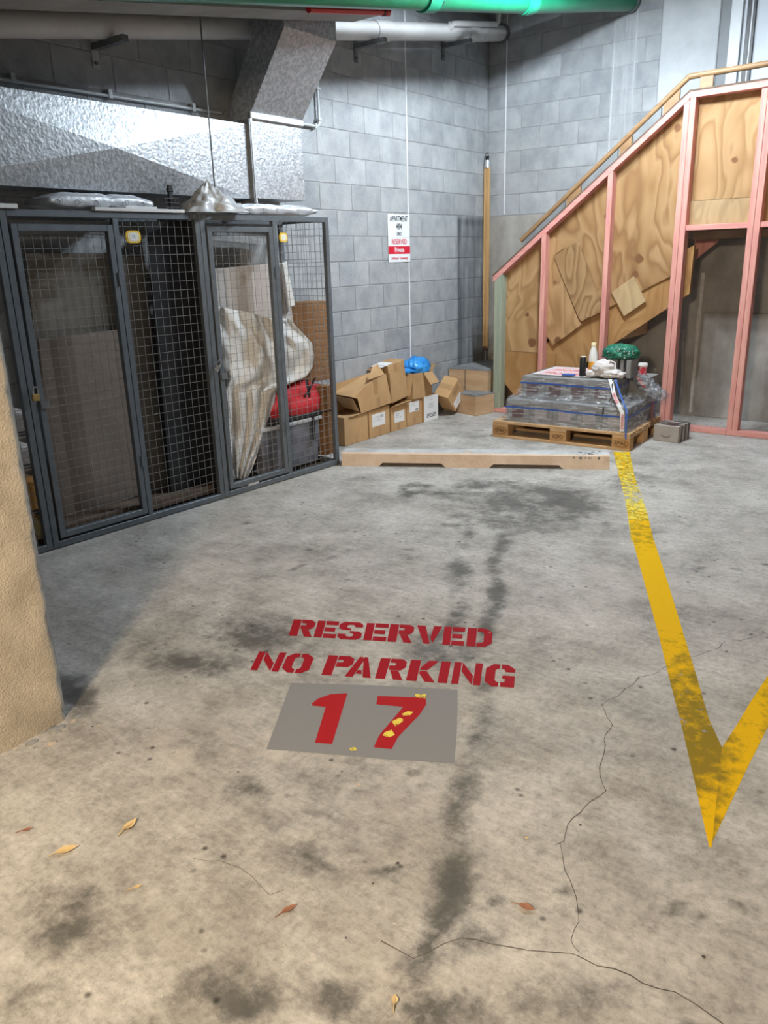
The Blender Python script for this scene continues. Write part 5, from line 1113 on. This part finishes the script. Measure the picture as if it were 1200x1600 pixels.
# ================================================================== CARDBOARD BOXES BY THE WALL
def wpt(u, v, x): return PX(u, v, x)
GB = 'cardboard boxes along the block wall'
def label_on(t, x, y0, y1, z0_, z1_, lines=3, logo=False, ink='ink_grey'):
    lb = MB().box(x, x+.0012, y0, y1, z0_, z1_).build('paper_label', 'paper', t); pm = MB(); h = z1_-z0_; w_ = y1-y0
    for k in range(lines): pm.box(x+.0012, x+.0018, y0+w_*.15, y0+w_*(.5+.3*((k*7) % 3)/3), z0_+h*(.75-.16*k), z0_+h*(.79-.16*k))
    pm.build('print', ink, lb)
    if logo: MB().box(x+.0012, x+.0018, y0+w_*.62, y0+w_*.9, z0_+h*.08, z0_+h*.22).build('print', 'ink', lb)
def upright(label, y0, y1, xf_, h, m='cardboard', tape=True, open_top=False, xb=.015):
    t = thing('cardboard_box', label, 'box', (0, 0, 0), group=GB)
    if open_top:
        th = .004; b_ = MB(); b_.box(xb, xf_, y0, y1, .001, .006); b_.box(xb, xb+th, y0, y1, .006, h); b_.box(xf_-th, xf_, y0, y1, .006, h); b_.box(xb+th, xf_-th, y0, y0+th, .006, h); b_.box(xb+th, xf_-th, y1-th, y1, .006, h)
        b_.build('box_body', m, t)
    else:
        MB().box(xb, xf_, y0, y1, .001, h).build('box_body', m, t, bevel=.003)
    ym_ = (y0+y1)/2
    if tape:
        MB().box(xf_, xf_+.0008, ym_-.022, ym_+.022, .003, h*.30).build('packing_tape', 'packing_tape', t)
        if not open_top:
            MB().box(xb, xf_+.0005, ym_-.022, ym_+.022, h, h+.0008).build('packing_tape', 'packing_tape', t); MB().box(xf_, xf_+.0008, ym_-.022, ym_+.022, h-.02, h+.0008).build('packing_tape', 'packing_tape', t)
    return t
t = upright('plain closed carton standing on the floor next to the cage post', -2.685, -2.362, .19, .245)
t = upright('floor carton with a square white label, second from the cage', -2.345, -2.045, .19, .25); label_on(t, .1902, -2.305, -2.115, .095, .205, 3, False)
pm = MB().box(.1915, .192, -2.19, -2.14, .165, .19).build('print', 'ink_grey', t)
t = upright('open-topped floor carton with pale label, third from the cage', -2.025, -1.79, .19, .215, open_top=True); label_on(t, .1902, -1.975, -1.82, .075, .175, 3, ink='label_grey')
f = MB(); f.prism([(.19, -2.03, .217), (.19, -1.79, .217), (.235, -1.76, .255), (.235, -2.01, .245)], (-.004, 0, .006)); f.build('flap', 'cardboard', t); f = MB(); f.prism([(.02, -2.02, .217), (.02, -1.79, .217), (-.0 + .012, -1.80, .30), (.012, -2.0, .30)], (.004, 0, 0)); f.build('flap', 'cardboard_in', t)
t = upright('floor carton with white label and black print, fourth from the cage', -1.775, -1.53, .19, .245); label_on(t, .1902, -1.735, -1.58, .13, .225, 2, True)
t = upright('white faced carton at the right end of the floor row', -1.515, -1.275, .205, .245, m='cardboard', tape=False, open_top=True)
MB().box(.205, .2065, -1.514, -1.276, .002, .245).build('white_face', 'paper', t)
pm = MB()
for k in range(3): pm.box(.2065, .207, -1.45, -1.36+.01*k, .165-.018*k, .171-.018*k)
pm.box(.2065, .207, -1.42, -1.37, .20, .206); pm.build('print', 'ink_grey', t)
pm = MB()
for k in range(3): pm.box(.2065, .207, -1.475, -1.315, .065-.014*k, .072-.014*k)
pm.build('print', 'ink', t)
# upper boxes: open carton on its side, leaning carton, open carton with the blue bag
t = thing('cardboard_box', 'torn carton on its side above the first two, open towards the cage', 'box', (.012, -2.42, .252), group=GB)
t.rotation_euler = (R(4), 0, R(-2)); y0, y1, xf_, h = -.19, .375, .20, .26; th = .004
b_ = MB(); b_.box(0, xf_, y0, y1, 0, th); b_.box(0, xf_, y1-th, y1, th, h); b_.box(0, th, y0, y1-th, th, h)
b_.prism([(xf_-th, y0+.14, .004), (xf_-th, y1-th, .004), (xf_-th, y1-th-.05, h), (xf_-th, y0+.20, h-.05), (xf_-th, y0+.07, h-.11), (xf_-th, y0+.11, h-.125)], (th, 0, 0))
b_.prism([(0, y0, h-.075), (xf_, y0+.07, h-.11), (xf_, y0+.20, h-.05), (xf_, y1-th-.05, h), (0, y1-th-.05, h)], (0, 0, th)); b_.build('box_body', 'cardboard', t)
f = MB(); f.prism([(.05, y0+.0, h-.09), (xf_, y0+.05, h-.115), (xf_, y0+.12, h-.24), (.05, y0+.08, h-.2)], (0, -.004, 0)); f.build('flap', 'cardboard_in', t)
f = MB(); f.prism([(xf_-.005, y1-.30, h+.004), (xf_-.01, y1-.06, h+.004), (xf_-.05, y1-.10, h+.10), (xf_-.05, y1-.17, h+.085)], (-.004, 0, 0)); f.build('flap', 'cardboard', t)
MB().box(xf_, xf_+.001, y0+.33, y0+.38, .12, h-.01).build('packing_tape', 'packing_tape', t); MB().box(xf_, xf_+.001, y0+.36, y0+.405, .006, .09).build('packing_tape', 'packing_tape', t)
t = thing('cardboard_box', 'leaning carton with a white sheet on its top, in the middle of the pile', 'box', (.012, -2.00, .252), group=GB); t.rotation_euler = (R(9), 0, R(-3))
MB().box(0, .17, .02, .255, .0, .345).build('box_body', 'cardboard', t, bevel=.003); MB().box(.01, .15, -.035, .12, .346, .3475).build('paper_label', 'paper', t); MB().box(.17, .1708, .10, .145, .27, .345).build('packing_tape', 'packing_tape', t)
f = MB(); f.prism([(.0, .02, .345), (.14, .02, .345), (.15, -.055, .315), (.0, -.07, .32)], (0, 0, .004)); f.build('flap', 'cardboard_in', t)
t = thing('cardboard_box', 'open carton holding the blue plastic bag, on top of the pile', 'box', (.012, -1.71, .252), group=GB); t.rotation_euler = (R(-3), 0, R(2))
h = .235; b_ = MB(); th = .004; W = .33
b_.box(0, .2, 0, W, 0, th); b_.box(0, th, 0, W, th, h); b_.box(.2-th, .2, 0, W, th, h); b_.box(th, .2-th, 0, th, th, h); b_.box(th, .2-th, W-th, W, th, h); b_.build('box_body', 'cardboard', t)
f = MB(); f.prism([(0, 0, h), (0, W, h), (-.0+.002, W+.03, h+.07), (.002, -.03, h+.10)], (.004, 0, 0)); f.build('flap', 'cardboard', t)
f = MB(); f.prism([(.03, -.001, h), (.2, -.001, h), (.205, -.06, h-.20), (.04, -.05, h-.20)], (0, -.004, 0)); f.build('flap', 'cardboard', t)
f = MB(); f.prism([(.201, .16, h), (.201, W-.005, h), (.275, W+.0, h-.095), (.275, .18, h-.11)], (.004, 0, 0)); f.build('flap', 'cardboard', t)
f = MB(); f.prism([(.02, W, h), (.2, W, h), (.2, W+.06, h+.06), (.02, W+.07, h+.08)], (0, .004, 0)); f.build('flap', 'cardboard_in', t)
MB().box(.2005, .2012, .03, .10, h-.09, h-.03).build('packing_tape', 'packing_tape', t)
mat('blue_bag', (.02, .24, .72), (.06, .38, .85), rough=.25, scale=14)
q = Vector((.11, -1.71+.20, .252+h+.035)); bb = thing('blue_plastic_bag', 'crumpled bright blue plastic bag bulging from the open carton', 'bag', q)
blob('bag_body', 'blue_bag', (0, 0.02, 0), (.085, .125, .075), .38, 2.1, 2.2, 4, parent=bb); blob('bag_tail', 'blue_bag', (.01, -.14, -.02), (.05, .08, .022), .4, 2.4, 6.1, 3, parent=bb)
# carton tipped on its corner by the steps
t = thing('cardboard_box', 'tipped carton with white label lying against the corner steps', 'box', group=GB)
n_ = Vector((math.cos(R(5)), math.sin(R(5)), 0)); c0 = Vector((.27, -1.06, 0))
def hitp(u, v): d = ray(u, v); return CAM+d*(n_.dot(c0-CAM)/n_.dot(d))
qA, qB, qC, qD = hitp(716, 592), hitp(726.3, 613.7), hitp(711.7, 643), hitp(699.3, 622); ex_ = -n_*.15+Vector((0, 0, .03))
MB().prism([qA, qB, qC, qD], ex_).build('box_body', 'cardboard', t)
def onq(a_, b_, h_=.0008): return qA+(qB-qA)*a_+(qD-qA)*b_+n_*h_
def qp(a0, a1, b0, b1, m, nm, h_, par): return MB().prism([onq(a0, b0), onq(a1, b0), onq(a1, b1), onq(a0, b1)], n_*h_).build(nm, m, par)
lb = qp(.60, .98, .22, .86, 'paper', 'paper_label', .0008, t)
for k in range(3): qp(.68+.08*k, .70+.08*k, .35, .7, 'ink_grey', 'print', .0014, lb)
qp(.10, .42, .15, .62, 'packing_tape', 'printed_panel', .0006, t)
tpv = (qD-qA)
MB().prism([qA+tpv*.38, qA+tpv*.62, qA+tpv*.62+ex_, qA+tpv*.38+ex_], (-.0006, -.0003, .0008)).build('packing_tape', 'packing_tape', t)

# ================================================================== LEAVES AND LITTER
def leaf(label, u, v, ln, wd, rz, m, curl=.012):
    n = 9; vs = []
    for i in range(n+1):
        s = i/n; w_ = wd*math.sin(math.pi*min(s*1.05, 1))**.8*(1-.25*s)+.0006; z_ = .003+curl*(1-math.cos((s-.5)*2.4))
        vs += [(ln*(s-.5), -w_, z_+.4*w_), (ln*(s-.5), 0, z_), (ln*(s-.5), w_, z_+.5*w_)]
    mb = MB(); mb.add(vs, [(3*i+k, 3*i+k+1, 3*i+k+4, 3*i+k+3) for i in range(n) for k in range(2)])
    t = thing('dry_leaf', label, 'leaf', Z(u, v), rz, group='dry leaves on the floor'); mb.build('leaf_blade', m, t, smooth=True, fix=False)
    MB().tube([(-ln/2-.018, 0, .004), (-ln/2, 0, .004+curl*.6), (ln*.3, 0, .0045)], [.0012, .0012, .0006], 5).build('leaf_stem', m, t)
leaf('curled pale yellow leaf on the floor left of the bay number', 203, 1292, .055, .013, R(100), 'leaf_tan'); leaf('tan dry leaf nearest the pillar base', 105, 1330, .06, .014, R(65), 'leaf_tan', .006)
leaf('small red-brown leaf near the left frame edge', 43, 1298, .026, .006, R(60), 'leaf_red', .003); leaf('red-brown leaf below the grey number patch', 452, 1422, .045, .008, R(75), 'leaf_red', .004)
leaf('brown leaf on the right foreground floor', 823, 1420, .042, .010, R(10), 'leaf_red', .004); leaf('tiny orange leaf at the bottom frame edge', 617, 1564, .024, .008, R(120), 'leaf_tan', .003); leaf('small tan leaf fragment in the left foreground', 216, 1387, .018, .005, R(60), 'leaf_tan', .002)
rs = random.Random(3); GRIT = thing('paint_flakes', 'scattered pale flakes', None); del GRIT['label']; GRIT.parent = floor
for i in range(46):
    u = rs.uniform(120, 1180); v = rs.uniform(760, 1580); r_ = rs.uniform(.0025, .006)
    p = Z(u, v); mb = MB(); mb.add([(p.x+r_*math.cos(a_)*rs.uniform(.6, 1.2), p.y+r_*math.sin(a_)*rs.uniform(.6, 1.2), .0015) for a_ in (0, 1.2, 2.4, 3.7, 5.1)], [(0, 1, 2, 3, 4)]); mb.build('paint_flake', rs.choice(['lime', 'lime', 'crack', 'crack', 'leaf_tan']), GRIT, fix=False)
bpy.context.view_layer.update()
